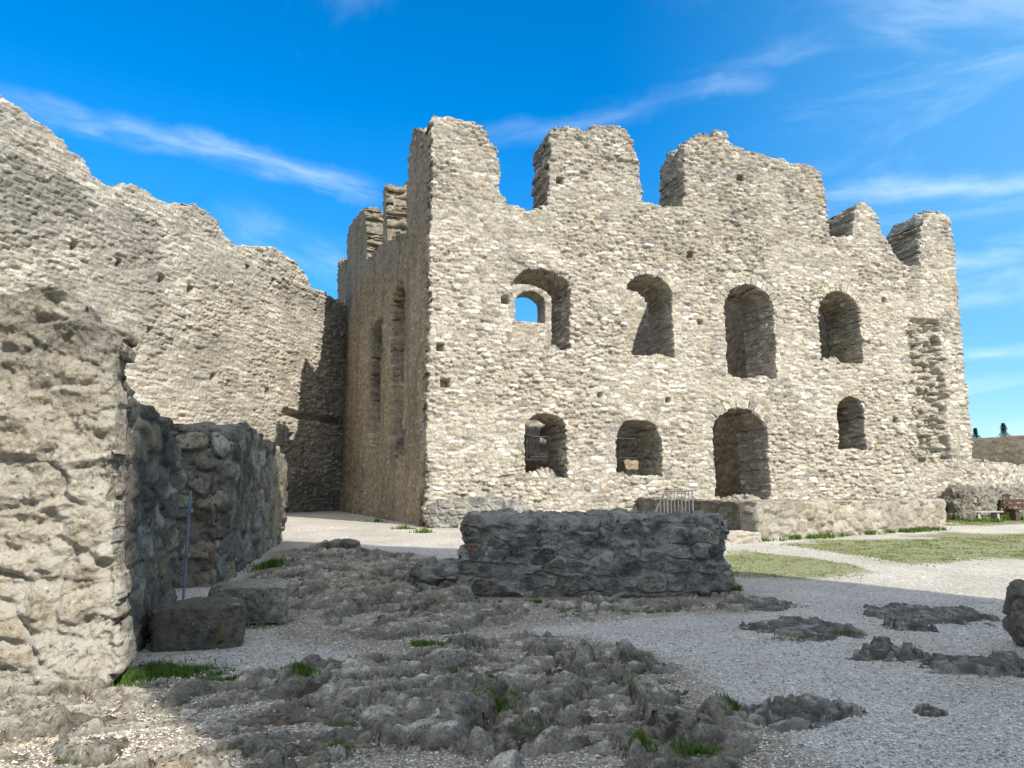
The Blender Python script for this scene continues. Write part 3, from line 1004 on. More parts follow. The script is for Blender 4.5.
def side_extra(UV, d, P3):
    s, h = UV[:, 0], UV[:, 1]
    for op in sops[:2]:          # sunk panel under each lancet
        c, wd = (op[0] + op[1]) / 2, (op[1] - op[0]) / 2
        m = (1 - sst(np.abs(s - c), wd * 0.8, wd * 1.1)) * (1 - sst(h, op[2], op[2] + 0.3)) * sst(h, op[2] - 2.6, op[2] - 2.2)
        d = d - 0.7 * m
    foot = (1 - sst(h, 0.5, 2.6))
    return d + foot * (0.12 + 0.10 * fbm(P3, 1.2, 3, 420))


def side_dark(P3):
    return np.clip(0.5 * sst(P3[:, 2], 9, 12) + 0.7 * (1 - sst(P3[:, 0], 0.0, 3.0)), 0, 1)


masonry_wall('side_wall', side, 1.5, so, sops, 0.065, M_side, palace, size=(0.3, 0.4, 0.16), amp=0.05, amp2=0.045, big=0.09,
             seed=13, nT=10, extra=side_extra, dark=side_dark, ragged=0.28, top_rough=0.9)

# rear wall inside
TR = 14.0
rear = Plane(facade.O + facade.b * TR, facade.d)
rtop = [(-0.3, -0.2), (-0.3, 14.8), (1.0, 15.0), (2.5, 14.6), (5, 14.9), (6.5, 14.5), (9, 14.8), (11, 14.2), (13.8, 14.5), (15.9, 14.3), (15.9, -0.2)]
rops = [opening(515, 545, 291, 303, 322, rear)]
nic = opening(541, 556, 426, 434, 453, rear)


def rear_extra(UV, d, P3):
    return d - 0.8 * (1 - sst(arch_sdf(UV, nic), -0.05, 0.05))


masonry_wall('rear_wall', rear, 1.4, rtop, rops, 0.085, M_front, palace, size=(0.34, 0.42, 0.17), amp=0.05, seed=23, nT=8, extra=rear_extra)
# cross wall and end wall: front faces look towards the left, into the hall
PB_ = facade.O + facade.d * 15.9
cross = Plane(PB_ + facade.b * 15.4, -facade.b)
masonry_wall('cross_wall', cross, 1.0, [(0, -0.2), (0, 14.2), (4.5, 13.8), (8, 12.0), (13.3, 11.6), (13.3, -0.2)], [], 0.10, M_side, palace, size=(0.36, 0.4, 0.2), seed=33, nT=6)
PE = facade.O + facade.d * (sR - 1.5)
endw = Plane(PE + facade.b * 15.4, -facade.b)
masonry_wall('end_wall', endw, 1.45, [(0, -0.2), (0, 11.6), (4, 12.2), (8, 11.2), (13.3, 11.0), (13.3, -0.2)], [], 0.10, M_side, palace, size=(0.36, 0.4, 0.2), seed=43, nT=6)
inner = Plane(facade.O + facade.b * 6.0 + facade.d * 1.6, facade.d)
masonry_wall('inner_wall', inner, 0.7, [(0, -0.2), (0, 2.95), (12.3, 3.0), (12.3, -0.2)], [], 0.085, M_side, palace, size=(0.36, 0.4, 0.2), seed=53, nT=4)

fo = facade.pt(1.7, 0, -0.22)
o = rough_body('rock', (fo[0], fo[1], 0.32), (1.75, 0.42, 0.52), M_block, n=90, power=3.2, size=(0.5, 0.4, 0.3), amp=0.05, amp2=0.05, big=0.22, bscale=1.3, seed=611, rz=FA, crag=0.05)
tag(o, 'dark rough rock ledge under the left corner of the palace front', 'rock')
# railing standing on that low inner wall
A, B2 = inner.pt(1.0, 3.0, 0.35), inner.pt(9.5, 3.02, 0.35)
rl_ = empty('iron_railing', tuple(A), 'dark iron railing on low wall inside the palace, seen through lower windows', 'railing')
mb = MB(); mb.tube((A[0], A[1], A[2] + 1.0), (B2[0], B2[1], B2[2] + 1.0), 0.03); mb.tube((A[0], A[1], A[2] + .12), (B2[0], B2[1], B2[2] + .12), 0.02)
mb.build('handrail', M_iron, rl_)
nb_ = 52
for k in range(nb_ + 1):
    p = A + (B2 - A) * (k / nb_)
    mb = MB(); mb.tube((p[0], p[1], p[2] - 0.1), (p[0], p[1], p[2] + 1.0), 0.016, 6)
    mb.build('baluster', M_iron, rl_)

# lightning cable in the corner between palace and curtain wall
cb = MB()
c0 = side.pt(0.25, 0.4, -0.22); c1 = side.pt(0.3, 13.6, -0.16)
cb.tube(c0, c1, 0.03, 6)
for k in range(7):
    q = c0 + (c1 - c0) * (k + 0.5) / 7
    cb.box(tuple(q), (0.1, 0.1, 0.08))
tag(cb.build('conductor_cable', M_galv, None, origin=tuple(c0)), 'thin pale lightning cable running up the shaded corner beside the side wall', 'cable')

# ---------------------------------------------------------------- curtain wall on the left
cdir = np.array([0.324, 0.946]); cdir /= np.linalg.norm(cdir)
Cend = Sfar + cdir * 1.2 + np.array([0.1, 0.0])
CL = 42.0
curt = Plane(Cend - cdir * CL, cdir)
ctop_px = [(-60, 48), (-25, 72), (0, 92), (20, 102), (42, 117), (58, 127), (64, 133), (72, 142), (80, 152), (90, 158), (96, 166), (104, 178), (120, 189), (128, 191), (133, 186),
           (140, 185), (150, 189), (165, 199), (178, 206), (192, 206), (205, 207), (218, 215), (228, 224), (232, 233), (244, 246), (262, 252), (266, 248), (278, 247), (292, 255), (305, 264), (313, 275), (320, 288), (328, 292)]
cp = fpx(ctop_px, curt) + np.array([0, 0.14])
co = np.vstack([[(0, -0.3), (0, cp[0, 1])], cp, [(CL, cp[-1, 1] - 0.1), (CL, -0.3)]])
ledge = 0.5 * (curt.at(0, 143)[1] + curt.at(300, 280)[1])
holes_c = [(curt.at(x, y), r) for x, y, r in ((75, 246, .17), (119, 263, .16), (162, 279, .16), (191, 290, .17), (248, 268, .15), (274, 281, .13), (214, 377, .17), (268, 392, .16), (292, 436, .18), (306, 370, .14), (50, 330, .13), (150, 330, .13))]
c_a = curt.at(283, 412); c_b = curt.at(304, 417)
led_line = [(0, curt.at(0, 143)[1]), (100, curt.at(100, 190)[1])]
lx = np.array([curt.at(p, q)[0] for p, q in ((-60, 118), (0, 143), (60, 171), (120, 200), (200, 237), (260, 265), (320, 293))])
lz = np.array([curt.at(p, q)[1] for p, q in ((-60, 118), (0, 143), (60, 171), (120, 200), (200, 237), (260, 265), (320, 293))])


def curt_extra(UV, d, P3):
    s, h = UV[:, 0], UV[:, 1]
    L = np.interp(s, lx, lz)
    d = d - 0.55 * sst(h + 0.10 * fbm(P3, 1.5, 3, 430), L - 0.07, L + 0.07)
    for (c, r) in holes_c:
        q = np.maximum(np.abs(s - c[0]), np.abs(h - c[1]))
        d = d - 0.5 * (1 - sst(q, r * 0.7, r * 1.15))
    m = sst(s, c_a[0] - .1, c_a[0] + .1) * (1 - sst(np.abs(h - c_a[1] + 0.1 * fbm(P3, 2, 2, 431)), 0.12, 0.28))
    return d - 0.45 * m


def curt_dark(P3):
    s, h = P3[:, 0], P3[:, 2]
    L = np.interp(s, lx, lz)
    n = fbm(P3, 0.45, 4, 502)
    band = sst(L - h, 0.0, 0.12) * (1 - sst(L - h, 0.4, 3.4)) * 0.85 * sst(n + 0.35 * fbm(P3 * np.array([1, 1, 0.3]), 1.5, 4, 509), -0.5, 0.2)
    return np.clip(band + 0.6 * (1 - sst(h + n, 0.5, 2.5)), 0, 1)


o = masonry_wall('curtain_wall', curt, 2.2, co, [], 0.05, M_curtain, None, size=(0.62, 0.5, 0.125), amp=0.075, amp2=0.06, big=0.06, lean=0.06, seed=63, nT=10,
                 extra=curt_extra, dark=curt_dark, ragged=0.10, top_rough=0.3, origin=(curt.O[0], curt.O[1], 0))
tag(o, 'long high sunlit curtain wall on the left with putlog holes and a stepped broken top', 'wall')

# ---------------------------------------------------------------- foreground pier and low wall on the left
P1 = np.array([-3.42, 6.2])
pier_d = np.array([0.965, 0.26])
pier = Plane(P1 - pier_d * 3.6 / np.hypot(*pier_d) * 1.0, pier_d)
PLN = 3.6
ppx = [(-90, 268), (-40, 290), (0, 296), (22, 298), (34, 290), (55, 289), (72, 297), (85, 303), (95, 318), (108, 324), (119, 326), (127, 334)]
pp = fpx(ppx, pier)
po = np.vstack([[(0, -0.3), (0, pp[0, 1])], pp, [(PLN - 0.02, 2.4), (PLN, 1.2), (PLN + 0.12, 0.4), (PLN + 0.2, -0.3)]])


def pier_extra(UV, d, P3):
    wq = 0.14 * np.column_stack([fbm(P3, 1.8, 3, 440), fbm(P3, 1.8, 3, 441), fbm(P3, 1.8, 3, 442)])
    e, r1, r2, t = worley(P3 + wq, (0.6, 2, 0.38), 443, (0.95, 0, 0.9))
    sm = sst(fbm(P3, 1.1, 3, 446), -0.25, 0.35)                       # where mortar still covers the stones
    pits = np.maximum(0, fbm(P3, 4.2, 4, 444) - 0.16) + 0.8 * np.maximum(0, fbm(P3 * np.array([.7, 1, 1.6]), 2.2, 3, 447) - 0.3)
    craggy = np.abs(fbm(P3, 2.6, 5, 448, 0.6))
    dd = d + (1 - 0.4 * sm) * (0.08 * (sst(e, 0, 0.15) - 0.7) + 0.06 * (r2 - .5) + 0.07 * t) - 0.20 * pits + 0.13 * (craggy - 0.25) + 0.035 * fbm(P3, 14, 4, 445, 0.65) + 0.12 * (1 - sst(UV[:, 1], 0.0, 0.9))
    return dd, r1, 1 - sst(e, 0.03, 0.16)


def pier_dark(P3):
    n = fbm(P3, 1.2, 4, 503)
    return np.clip(0.75 * sst(P3[:, 2] + 0.35 * n, 2.2, 2.9), 0, 1)


ruin_wall = empty('ruined_wall', (P1[0], P1[1], 0.0), 'thick pitted limestone wall stub filling the left foreground, its end face sunlit', 'wall')
masonry_wall('wall_end', pier, 0.45, po, [], 0.012, M_pier, ruin_wall, size=(0.46, 0.8, 0.3), amp=0.02, amp2=0.02, big=0.05, seed=73, nT=14, lean=0.02, rough=0.025,
             extra=pier_extra, dark=pier_dark, ragged=0.10, top_rough=0.08)
# the lower stretch behind it: front face looks to the courtyard (right)
rdir = np.array([-0.20, 0.98]); rdir /= np.linalg.norm(rdir)
lowA = Plane(P1 + np.array([-0.16, 0.42]), rdir)      # d going away, seen from the right side


masonry_wall('wall_return', lowA, 1.9, [(0, -0.3), (0, 2.62), (0.5, 2.5), (0.95, 2.45), (1.5, 2.4), (1.75, 2.2), (2.2, 2.1), (2.35, -0.3)], [], 0.03, M_low, ruin_wall,
             size=(0.5, 0.45, 0.32), amp=0.05, amp2=0.04, big=0.08, rough=0.05, seed=83, nT=16, ragged=0.14, top_rough=0.3)
low_wall = empty('low_wall', (-4.74, 12.2, 0), 'dark shaded low wall of big lichened blocks below the curtain wall', 'wall')
lowB = Plane((-4.74, 12.1), np.array([-1.46, 7.8]))
LB = 8.2
lbo = [(0, -0.3), (0.0, 2.62), (1.0, 2.72), (2.5, 2.78), (4.5, 2.75), (6.0, 2.68), (7.2, 2.6), (LB, 2.45), (LB + .1, -0.3)]
masonry_wall('long_face', lowB, 1.4, lbo, [], 0.04, M_low, low_wall, size=(0.55, 0.5, 0.42), amp=0.055, amp2=0.045, big=0.08, rough=0.05, seed=93, nT=16, ragged=0.1, top_rough=0.2)
lowC = Plane((-6.7, 11.75), np.array([1.9, 0.28]))
masonry_wall('jamb_face', lowC, 1.2, [(0, -0.3), (0, 2.75), (0.8, 2.7), (1.84, 2.62), (1.84, -0.3)], [], 0.03, M_low, low_wall, size=(0.62, 0.5, 0.38), amp=0.06, amp2=0.05, big=0.08, rough=0.05, seed=97, nT=14, ragged=0.1, top_rough=0.2)
lowD = Plane((-5.55, 8.6), np.array([-0.2, 0.98]))
masonry_wall('recess_wall', lowD, 0.8, [(0, -0.3), (0, 2.5), (1.5, 2.6), (3.3, 2.7), (3.3, -0.3)], [], 0.05, M_low, low_wall, size=(0.5, 0.45, 0.32), amp=0.08, seed=99, nT=8)

b1 = gpt(190, 640)
rough_body('stone_block', (-3.34, 7.98, -0.04), (0.44, 0.32, 0.235), M_low, n=90, power=15, size=(3, 3, 3), amp=0.03, amp2=0.0, big=0.04, bscale=2.6, crag=0.02, seed=7, rz=0.36)
tag(bpy.data.objects['stone_block'], 'rectangular grey stone block at the foot of the pitted wall, nearest the grass', 'stone block', 'stone blocks by the left wall')
o = rough_body('stone_block', (-3.30, 9.35, 0.0), (0.46, 0.42, 0.235), M_low, n=90, power=15, size=(3, 3, 3), amp=0.03, amp2=0.0, big=0.05, bscale=2.0, seed=17, rz=0.3)
tag(o, 'flat-topped stone block with an orange brown end, just behind the nearer block', 'stone block', 'stone blocks by the left wall')

rod = empty('metal_rod', (-4.42, 10.0, 0.0), 'thin upright blue grey metal rod in the recess of the left wall', 'rod')
mb = MB(); mb.tube((-4.42, 10.0, -0.05), (-4.43, 10.03, 1.62), 0.018); mb.build('shaft', M_blue, rod)
for z in (0.75, 1.35):
    mb = MB(); mb.box((-4.42, 10.02, z), (0.07, 0.07, 0.05)); mb.box((-4.55, 10.1, z), (0.26, 0.03, 0.03)); mb.build('clamp', M_blue, rod)

# ---------------------------------------------------------------- masonry block in the middle
mblock = empty('masonry_block', (1.2, 12.3, 0), 'dark free-standing block of rubble masonry in the middle of the courtyard', 'ruin')


def blk_shear(P):
    Q = P.copy()
    top = sst(P[:, 2], -0.2, 0.6)
    _, q1, q2, _ = worley(P, (0.4, 0.4, 9), 602, (0.95, 0.95, 0))
    Q[:, 2] += (0.05 * fbm(P, 0.8, 3, 601) + 0.10 * (q2 - 0.6)) * top - 0.03 * top
    Q[:, 0] += 0.10 * (P[:, 0] / 2.05) * (1 - sst(P[:, 2], -0.6, 0.5))
    return Q


rough_body('body', (1.25, 12.45, -0.06), (2.02, 1.3, 0.65), M_block, n=210, power=16, size=(0.34, 0.34, 0.235), amp=0.035, amp2=0.06, big=0.07, bscale=1.1, seed=27, crag=0.055, warpk=0.06, jit=(0.95, 0.95, 0.75),
           rz=0.03, parent=mblock, shear=blk_shear)
rough_body('rubble_step', (-1.02, 12.1, -0.05), (0.55, 0.75, 0.25), M_block, n=60, power=4, size=(0.4, 0.4, 0.25), amp=0.09, amp2=0.05, big=0.08, seed=37, parent=mblock)
# orange lichen dots on its face
M_or = flat_mat('orange lichen', (0.30, 0.085, 0.03), 0.9, 0, 0.5, 40)
dg = bpy.context.evaluated_depsgraph_get()
from mathutils.bvhtree import BVHTree
body = [c for c in mblock.children if c.name.startswith('body')][0]
bvh = BVHTree.FromPolygons([tuple(v.co + mblock.location) for v in body.data.vertices], [tuple(p.vertices) for p in body.data.polygons])
lv, lf = [], []
for px, py, r in ((466, 543, .05), (472, 545, .05), (475, 550, .055), (509, 549, .035), (587, 566, .045), (587, 576, .05), (575, 548, .03), (562, 582, .04), (638, 589, .05), (556, 557, .03), (471, 539, .03)):
    d = ray(px, py)
    hit = bvh.ray_cast(Vector((0, 0, EYE)), Vector(d).normalized())
    if hit[0] is None: continue
    u = hit[1].orthogonal().normalized(); v = hit[1].cross(u)
    b = len(lv); m = 11
    lv.append(tuple(hit[0] + hit[1] * 0.018))
    for k in range(m):
        t = 2 * math.pi * k / m; rr = r * (0.3 + 0.65 * rng.random())
        lv.append(tuple(hit[0] + u * (rr * math.cos(t)) + v * (rr * math.sin(t)) + hit[1] * 0.002))
    lf += [(b, b + 1 + k, b + 1 + (k + 1) % m) for k in range(m)]
lo = link_mesh('lichen_patches', np.array(lv), lf, M_or, mblock, smooth=True)
lo['kind'] = 'stuff'

# ---------------------------------------------------------------- terrace before the door
t0 = gpt(758, 541); t1 = gpt(945, 529)
terr = empty('stone_terrace', (t0[0], t0[1], t0[2]), 'low stone terrace with shaded left side in front of the palace doorway', 'terrace')
tdir = t1[:2] - t0[:2]; TLN = float(np.hypot(*tdir)); tdir = tdir / TLN
tfr = Plane(t0[:2], tdir)
ZT = 1.34


def terr_dark(P3):
    n = fbm(P3, 0.9, 4, 505)
    return np.clip(0.5 * sst(n, -0.2, 0.4), 0, 1)


masonry_wall('front_face', tfr, 0.6, [(0, -0.1), (0, ZT), (TLN, ZT - 0.02), (TLN, -0.1)], [], 0.04, M_pier, terr, size=(0.42, 0.4, 0.26), amp=0.06, amp2=0.05, seed=103, nT=6, dark=terr_dark, ragged=0.025, top_rough=0.03)
tb = facade.pt(facade.at(637, 494)[0], 0, -0.05)[:2]
ld = t0[:2] - tb
LL = float(np.hypot(*ld))
tl_ = Plane(tb, ld)
masonry_wall('left_face', tl_, 0.6, [(0, -0.1), (0, ZT + 0.02), (LL - 0.5, ZT - 0.01), (LL - 0.5, -0.1)], [], 0.05, M_low, terr, size=(0.42, 0.4, 0.26), amp=0.05, amp2=0.04, seed=113, nT=6, ragged=0.05, top_rough=0.06)
tr_end = facade.pt(facade.at(945, 494)[0], 0, 0.1)[:2]
# terrace floor
ins = 0.25
q0 = t0[:2] + tdir * 0.35 + tfr.b * 0.3; q1 = t1[:2] - tdir * 0.1 + tfr.b * 0.3
n_ = 60
uu, vv = np.meshgrid(np.linspace(0, 1, n_), np.linspace(0, 1, n_), indexing='ij')
qa = tb + facade.d * 0.35 + facade.b * 0.2
PT = ((1 - uu)[..., None] * ((1 - vv)[..., None] * q0 + vv[..., None] * qa) + uu[..., None] * ((1 - vv)[..., None] * q1 + vv[..., None] * (tr_end + facade.b * 0.3))).reshape(-1, 2)
zz = ZT - 0.04 + 0.015 * fbm(np.column_stack([PT, 0 * PT[:, 0]]), 1.5, 3, 120)
i, j = np.meshgrid(np.arange(n_ - 1), np.arange(n_ - 1), indexing='ij'); i, j = i.ravel(), j.ravel()
link_mesh('floor', np.column_stack([PT, zz]), np.column_stack([i * n_ + j, (i + 1) * n_ + j, (i + 1) * n_ + j + 1, i * n_ + j + 1]), M_curtain, terr)
# end towards the right
dre = tr_end - t1[:2]; LRE = float(np.hypot(*dre))
tre = Plane(t1[:2] - tdir * 0.03, dre)
masonry_wall('end_face', tre, 0.5, [(0.03, -0.1), (0.03, ZT - 0.03), (LRE, ZT - 0.03), (LRE, -0.1)], [], 0.07, M_pier, terr, size=(0.42, 0.4, 0.26), seed=123, nT=4, ragged=0.04, top_rough=0.05)
# entry step at the left corner
sp = gpt(742, 545)
rough_body('step', (sp[0], sp[1] + 0.75, sp[2] - 0.04), (0.62, 0.5, 0.17), M_front, n=32, power=9, size=(0.6, 0.6, 0.5), amp=0.03, amp2=0.02, big=0.03, seed=133, rz=0.4, parent=terr)

# steel railing at the terrace stair
ra = np.array([(650 - 512) / FPX * 20.6, 20.9, 0.42]); rb_ = np.array([(693 - 512) / FPX * 20.2, 20.5, 0.42])
rail = empty('steel_railing', tuple(ra), 'small galvanised steel railing with a sloping end beside the terrace stair', 'railing')


def rtopz(f):
    zt = 1.6 + (492 - 491) / FPX * 20.5
    return 0.78 + (zt - 0.78) * min(1.0, f / 0.38)


nbar = 13
pts = [ra + (rb_ - ra) * (k / (nbar - 1)) for k in range(nbar)]
mb = MB()
kk = [0, 0.38, 1.0]
for f0, f1 in zip(kk[:-1], kk[1:]):
    a = ra + (rb_ - ra) * f0; b = ra + (rb_ - ra) * f1
    mb.tube((a[0], a[1], rtopz(f0)), (b[0], b[1], rtopz(f1)), 0.022)
mb.build('handrail', M_rail, rail)
for k, p in enumerate(pts):
    mb = MB(); mb.tube((p[0], p[1], 0.3), (p[0], p[1], rtopz(k / (nbar - 1))), 0.022 if k in (5, nbar - 1) else 0.014, 6)
    mb.build('post' if k in (5, nbar - 1) else 'baluster', M_rail, rail)

# ---------------------------------------------------------------- right background
stub_o = facade.pt(sR - 0.7, 0, 0.3)[:2]
stub = Plane(stub_o, np.array([0.72, 0.69]))
so_px = [(928, 455), (944, 452), (962, 458), (975, 462), (1000, 464), (1030, 468), (1080, 470)]
sp_ = fpx(so_px, stub)
sp_[:, 0] = np.maximum(sp_[:, 0], np.arange(len(sp_)) * 0.02)
o = masonry_wall('rubble_wall', stub, 1.6, np.vstack([[(sp_[0, 0], 0.2)], sp_, [(sp_[-1, 0], 0.2)]]), [], 0.06, M_front, None, size=(0.4, 0.4, 0.2), amp=0.08, amp2=0.08, big=0.12, seed=143, nT=8,
                 ragged=0.14, top_rough=0.3, dark=lambda P3: np.clip((1 - sst(P3[:, 2] + 0.5 * fbm(P3, 0.8, 4, 507), 1.6, 2.3)) * 1.2, 0, 1), origin=(stub_o[0], stub_o[1], 0.3))
tag(o, 'low broken rubble wall with a dark foot beyond the right end of the palace', 'wall')
for (px, py, hx, hz, sd_, lab) in ((962, 509, 1.5, 0.72, 5, 'dark mossy rubble heap against the right corner of the palace'), (1012, 510, 1.3, 0.55, 6, 'dark rounded rubble heap behind the benches at the right edge')):
    r0 = ray(px, 500)
    q = stub.O - stub.b * 0.35
    tt = (q @ stub.b) / (r0[:2] @ stub.b)
    hp = r0[:2] * tt
    o = rough_body('rubble_heap', (hp[0], hp[1], 0.35), (hx, 0.4, hz), M_low, n=70, power=3.4, size=(0.4, 0.4, 0.28), amp=0.06, amp2=0.06, big=0.2, bscale=1.4, seed=640 + sd_, rz=math.atan2(0.69, 0.72), crag=0.05)
    tag(o, lab, 'rubble')
far = Plane((28.0, 52.0), np.array([0.98, -0.2]))
fp = fpx([(940, 441), (972, 439), (1000, 437), (1040, 434), (1100, 430)], far)
o = masonry_wall('outer_wall', far, 1.0, np.vstack([[(fp[0, 0], 0.2)], fp, [(fp[-1, 0], 0.2)]]), [], 0.12, M_far, None, size=(0.5, 0.5, 0.22), amp=0.05, seed=153, nT=4, ragged=0.05, top_rough=0.1, origin=(28, 52, 0.4))
tag(o, 'far brown outer wall at the right edge under the treetops', 'wall')


def bench(x, y, z, rz, label, dark):
    e = empty('bench', (x, y, z), label, 'bench', 'benches by the rubble wall')
    m = M_wood if dark else M_pale
    c, s = math.cos(rz), math.sin(rz)

    def L(u, v, h): return (x + u * c - v * s, y + u * s + v * c, z + h)
    W = 1.6 if dark else 1.25
    hs = 0.44 if dark else 0.30
    for k in range(3):
        mb = MB(); mb.box(L(0, -0.17 + 0.17 * k, hs), (W, 0.14, 0.05), rz); mb.build('seat_plank', m, e)
    for u in (-W / 2 + 0.2, W / 2 - 0.2):
        mb = MB(); mb.box(L(u, 0, hs / 2 - 0.02), (0.16 if dark else 0.1, 0.36, hs - 0.02), rz); mb.build('leg', M_pale if not dark else M_bark, e)
    if dark:
        for k in range(2):
            mb = MB(); mb.box(L(0, 0.27 + 0.03 * k, hs + 0.16 + 0.16 * k), (W, 0.05, 0.12), rz); mb.build('back_plank', m, e)
        for u in (-W / 2 + 0.2, W / 2 - 0.2):
            mb = MB(); mb.box(L(u, 0.33, hs + 0.12), (0.08, 0.06, 0.46), rz); mb.build('back_post', m, e)


bp = gpt(986, 519); bench(bp[0], bp[1], bp[2], 0.1, 'low pale wooden bench standing on grass before the rubble wall', False)
bp = gpt(1022, 520.5); bench(bp[0] + 0.3, bp[1], bp[2], 0.05, 'dark red brown bench with a backrest at the right edge', True)


def conifer(px, ytop, dist, hgt, label):
    d = ray(px, ytop); t = dist / d[1]
    x, zt = d[0] * t, EYE + d[2] * t
    z0 = float(gz(x, dist)[0])
    e = empty('conifer_tree', (x, dist, z0), label, 'tree', 'treetops beyond the outer wall')
    mb = MB(); mb.tube((x, dist, z0 - 0.2), (x, dist, zt - 0.1), 0.28, 8, 0.01); mb.build('trunk', M_bark, e)
    H = hgt
    V, F, Rn = [], [], []
    r = np.random.default_rng(int(px))
    for k in range(5200):
        f = r.random() ** 1.6
        z = zt - H * f
        rad = (0.02 + 0.5 * H * f) * (0.8 + 0.3 * math.sin(z * 5.2)) * math.sqrt(r.random())
        a = r.random() * 6.283
        cx, cy = x + rad * math.cos(a), dist + rad * math.sin(a)
        s_ = 0.05 + 0.07 * r.random()
        dd = np.array([math.cos(a), math.sin(a), -0.5 + 0.5 * r.random()])
        sd = np.array([-math.sin(a), math.cos(a), 0.4 * (r.random() - .5)])
        c_ = np.array([cx, cy, z - 0.25 * rad])
        b = len(V)
        V += [tuple(c_ - sd * s_ * .6), tuple(c_ + sd * s_ * .6), tuple(c_ + dd * s_ * 2.2)]
        F.append((b, b + 1, b + 2)); Rn += [r.random()] * 3
    link_mesh('crown', np.array(V), F, M_con, e, {'rand': np.array(Rn)}, smooth=False)


conifer(975, 428, 95, 6.0, 'small dark conifer tip above the far wall, close to the palace')
conifer(1003, 423, 92, 6.5, 'taller brownish conifer tip above the far wall at right')

# ---------------------------------------------------------------- loose rocks and outcrops
rk = [((800, 631), (0.66, 0.62, 0.10), 3, 'long flat mossy bedrock outcrop in the gravel right of the masonry block'),
      ((930, 616), (0.85, 0.75, 0.10), 4, 'broad flat bedrock outcrop at the sunlight edge, farthest right of the gravel'),
      ((885, 656), (0.40, 0.30, 0.13), 5, 'dark rounded rock ledge in the gravel, between the flat outcrops and the boulder'),
      ((905, 628), (0.30, 0.22, 0.12), 15, 'small dark humped rock behind the rounded ledge in the gravel'),
      ((985, 668), (0.62, 0.45, 0.13), 6, 'wide low rock slab at the foot of the boulder on the right edge'),
      ((797, 716), (0.52, 0.26, 0.10), 8, 'mossy grey rock hump in the right foreground gravel'),
      ((932, 714), (0.12, 0.12, 0.055), 9, 'small loose pale stone lying alone on the foreground gravel'),
      ((343, 553), (0.40, 0.35, 0.20), 10, 'dark squarish rock by the lit path at the end of the low wall'),
      ((765, 606), (0.55, 0.35, 0.06), 11, 'thin flat rock patch at the right foot of the masonry block'),
      ((815, 434 + 178), (0.0, 0.0, 0.0), 0, '')]
def outcrop(loc, rx, ry, hgt, seed, rz):
    """low crag of bedrock: closed lump with ledges, its rim buried"""
    n = 150
    t = np.linspace(-1.25, 1.25, n)
    A, B_ = np.meshgrid(t, t, indexing='ij')
    x, y = A.ravel() * rx, B_.ravel() * ry
    P = np.column_stack([x + seed * 7.1, y - seed * 3.3, np.zeros(n * n)])
    u = 1.0 / max(rx, 0.3)
    wq = 0.10 * np.column_stack([fbm(P, 2.2, 3, seed), fbm(P, 2.2, 3, seed + 1), 0 * x])
    e1, a1, b1, t1_ = worley(P + wq, (0.55 * rx + .05, 0.5 * ry + .05, 9), seed + 2, (0.95, 0.95, 0))
    e2, a2, b2, t2_ = worley(P + wq, (0.22 * rx + .03, 0.2 * ry + .02, 9), seed + 3, (0.95, 0.95, 0))
    r = np.sqrt(A.ravel() ** 2 + B_.ravel() ** 2) + 0.34 * fbm(P, 1.9 * u + 0.6, 4, seed + 4, 0.55)
    h = hgt * (1.25 * (1 - sst(r, 0.45, 1.02)) - 0.22) + hgt * (0.6 * (b1 - 0.4) + 0.8 * t1_ + 0.3 * (b2 - .5) + 0.5 * t2_) * (1 - sst(r, 0.85, 1.1))
    h = hgt * np.tanh(h / hgt)
    h -= hgt * (0.35 * (1 - sst(e1, 0, 0.07)) + 0.2 * (1 - sst(e2, 0, 0.08)))
    st = hgt * 0.42
    q = h / st + 0.5 * fbm(P, 2.5, 3, seed + 5)
    h = 0.45 * h + 0.55 * (np.floor(q) + sst(q - np.floor(q), 0.62, 0.92)) * st
    h += min(hgt, 0.14) * 0.16 * fbm(P, 9.0, 5, seed + 6, 0.6) + 0.15 * hgt * fbm(P, 2.5, 3, seed + 7) - 0.9 * hgt * sst(r, 1.0, 1.25)
    c, s_ = math.cos(rz), math.sin(rz)
    wx, wy = loc[0] + x * c - y * s_, loc[1] + x * s_ + y * c
    V = np.column_stack([wx, wy, ground_base(wx, wy) + h])
    i, j = np.meshgrid(np.arange(n - 1), np.arange(n - 1), indexing='ij'); i, j = i.ravel(), j.ravel()
    F = np.column_stack([i * n + j, (i + 1) * n + j, (i + 1) * n + j + 1, i * n + j + 1])
    keep = h[F].max(1) > -0.06
    F = F[keep]
    us, inv = np.unique(F, return_inverse=True)
    F = inv.reshape(F.shape)
    V = V[us]
    # close it below with a buried copy of the sheet
    nv = len(V)
    low = V.copy(); low[:, 2] = V[:, 2].min() - 0.12
    E = np.vstack([F[:, [0, 1]], F[:, [1, 2]], F[:, [2, 3]], F[:, [3, 0]]])
    key = {}
    for a, b in E: key[(a, b)] = 1
    rim = [(b, a, a + nv, b + nv) for (a, b) in key if (b, a) not in key]
    FF = np.vstack([F, F[:, ::-1] + nv, np.array(rim)])
    ids = np.concatenate([0.6 * a1[us] + 0.4 * a2[us]] * 2)
    ee = np.concatenate([np.maximum(1 - sst(e1, 0.02, 0.12), 0.6 * (1 - sst(e2, 0.02, 0.12)))[us]] * 2)
    return link_mesh('rock', np.vstack([V, low]), FF, M_rock, None, {'stone': ids, 'edge': ee, 'dark': 0 * ids}, smooth=True, origin=(loc[0], loc[1], float(ground_base(np.array([loc[0]]), np.array([loc[1]]))[0])))


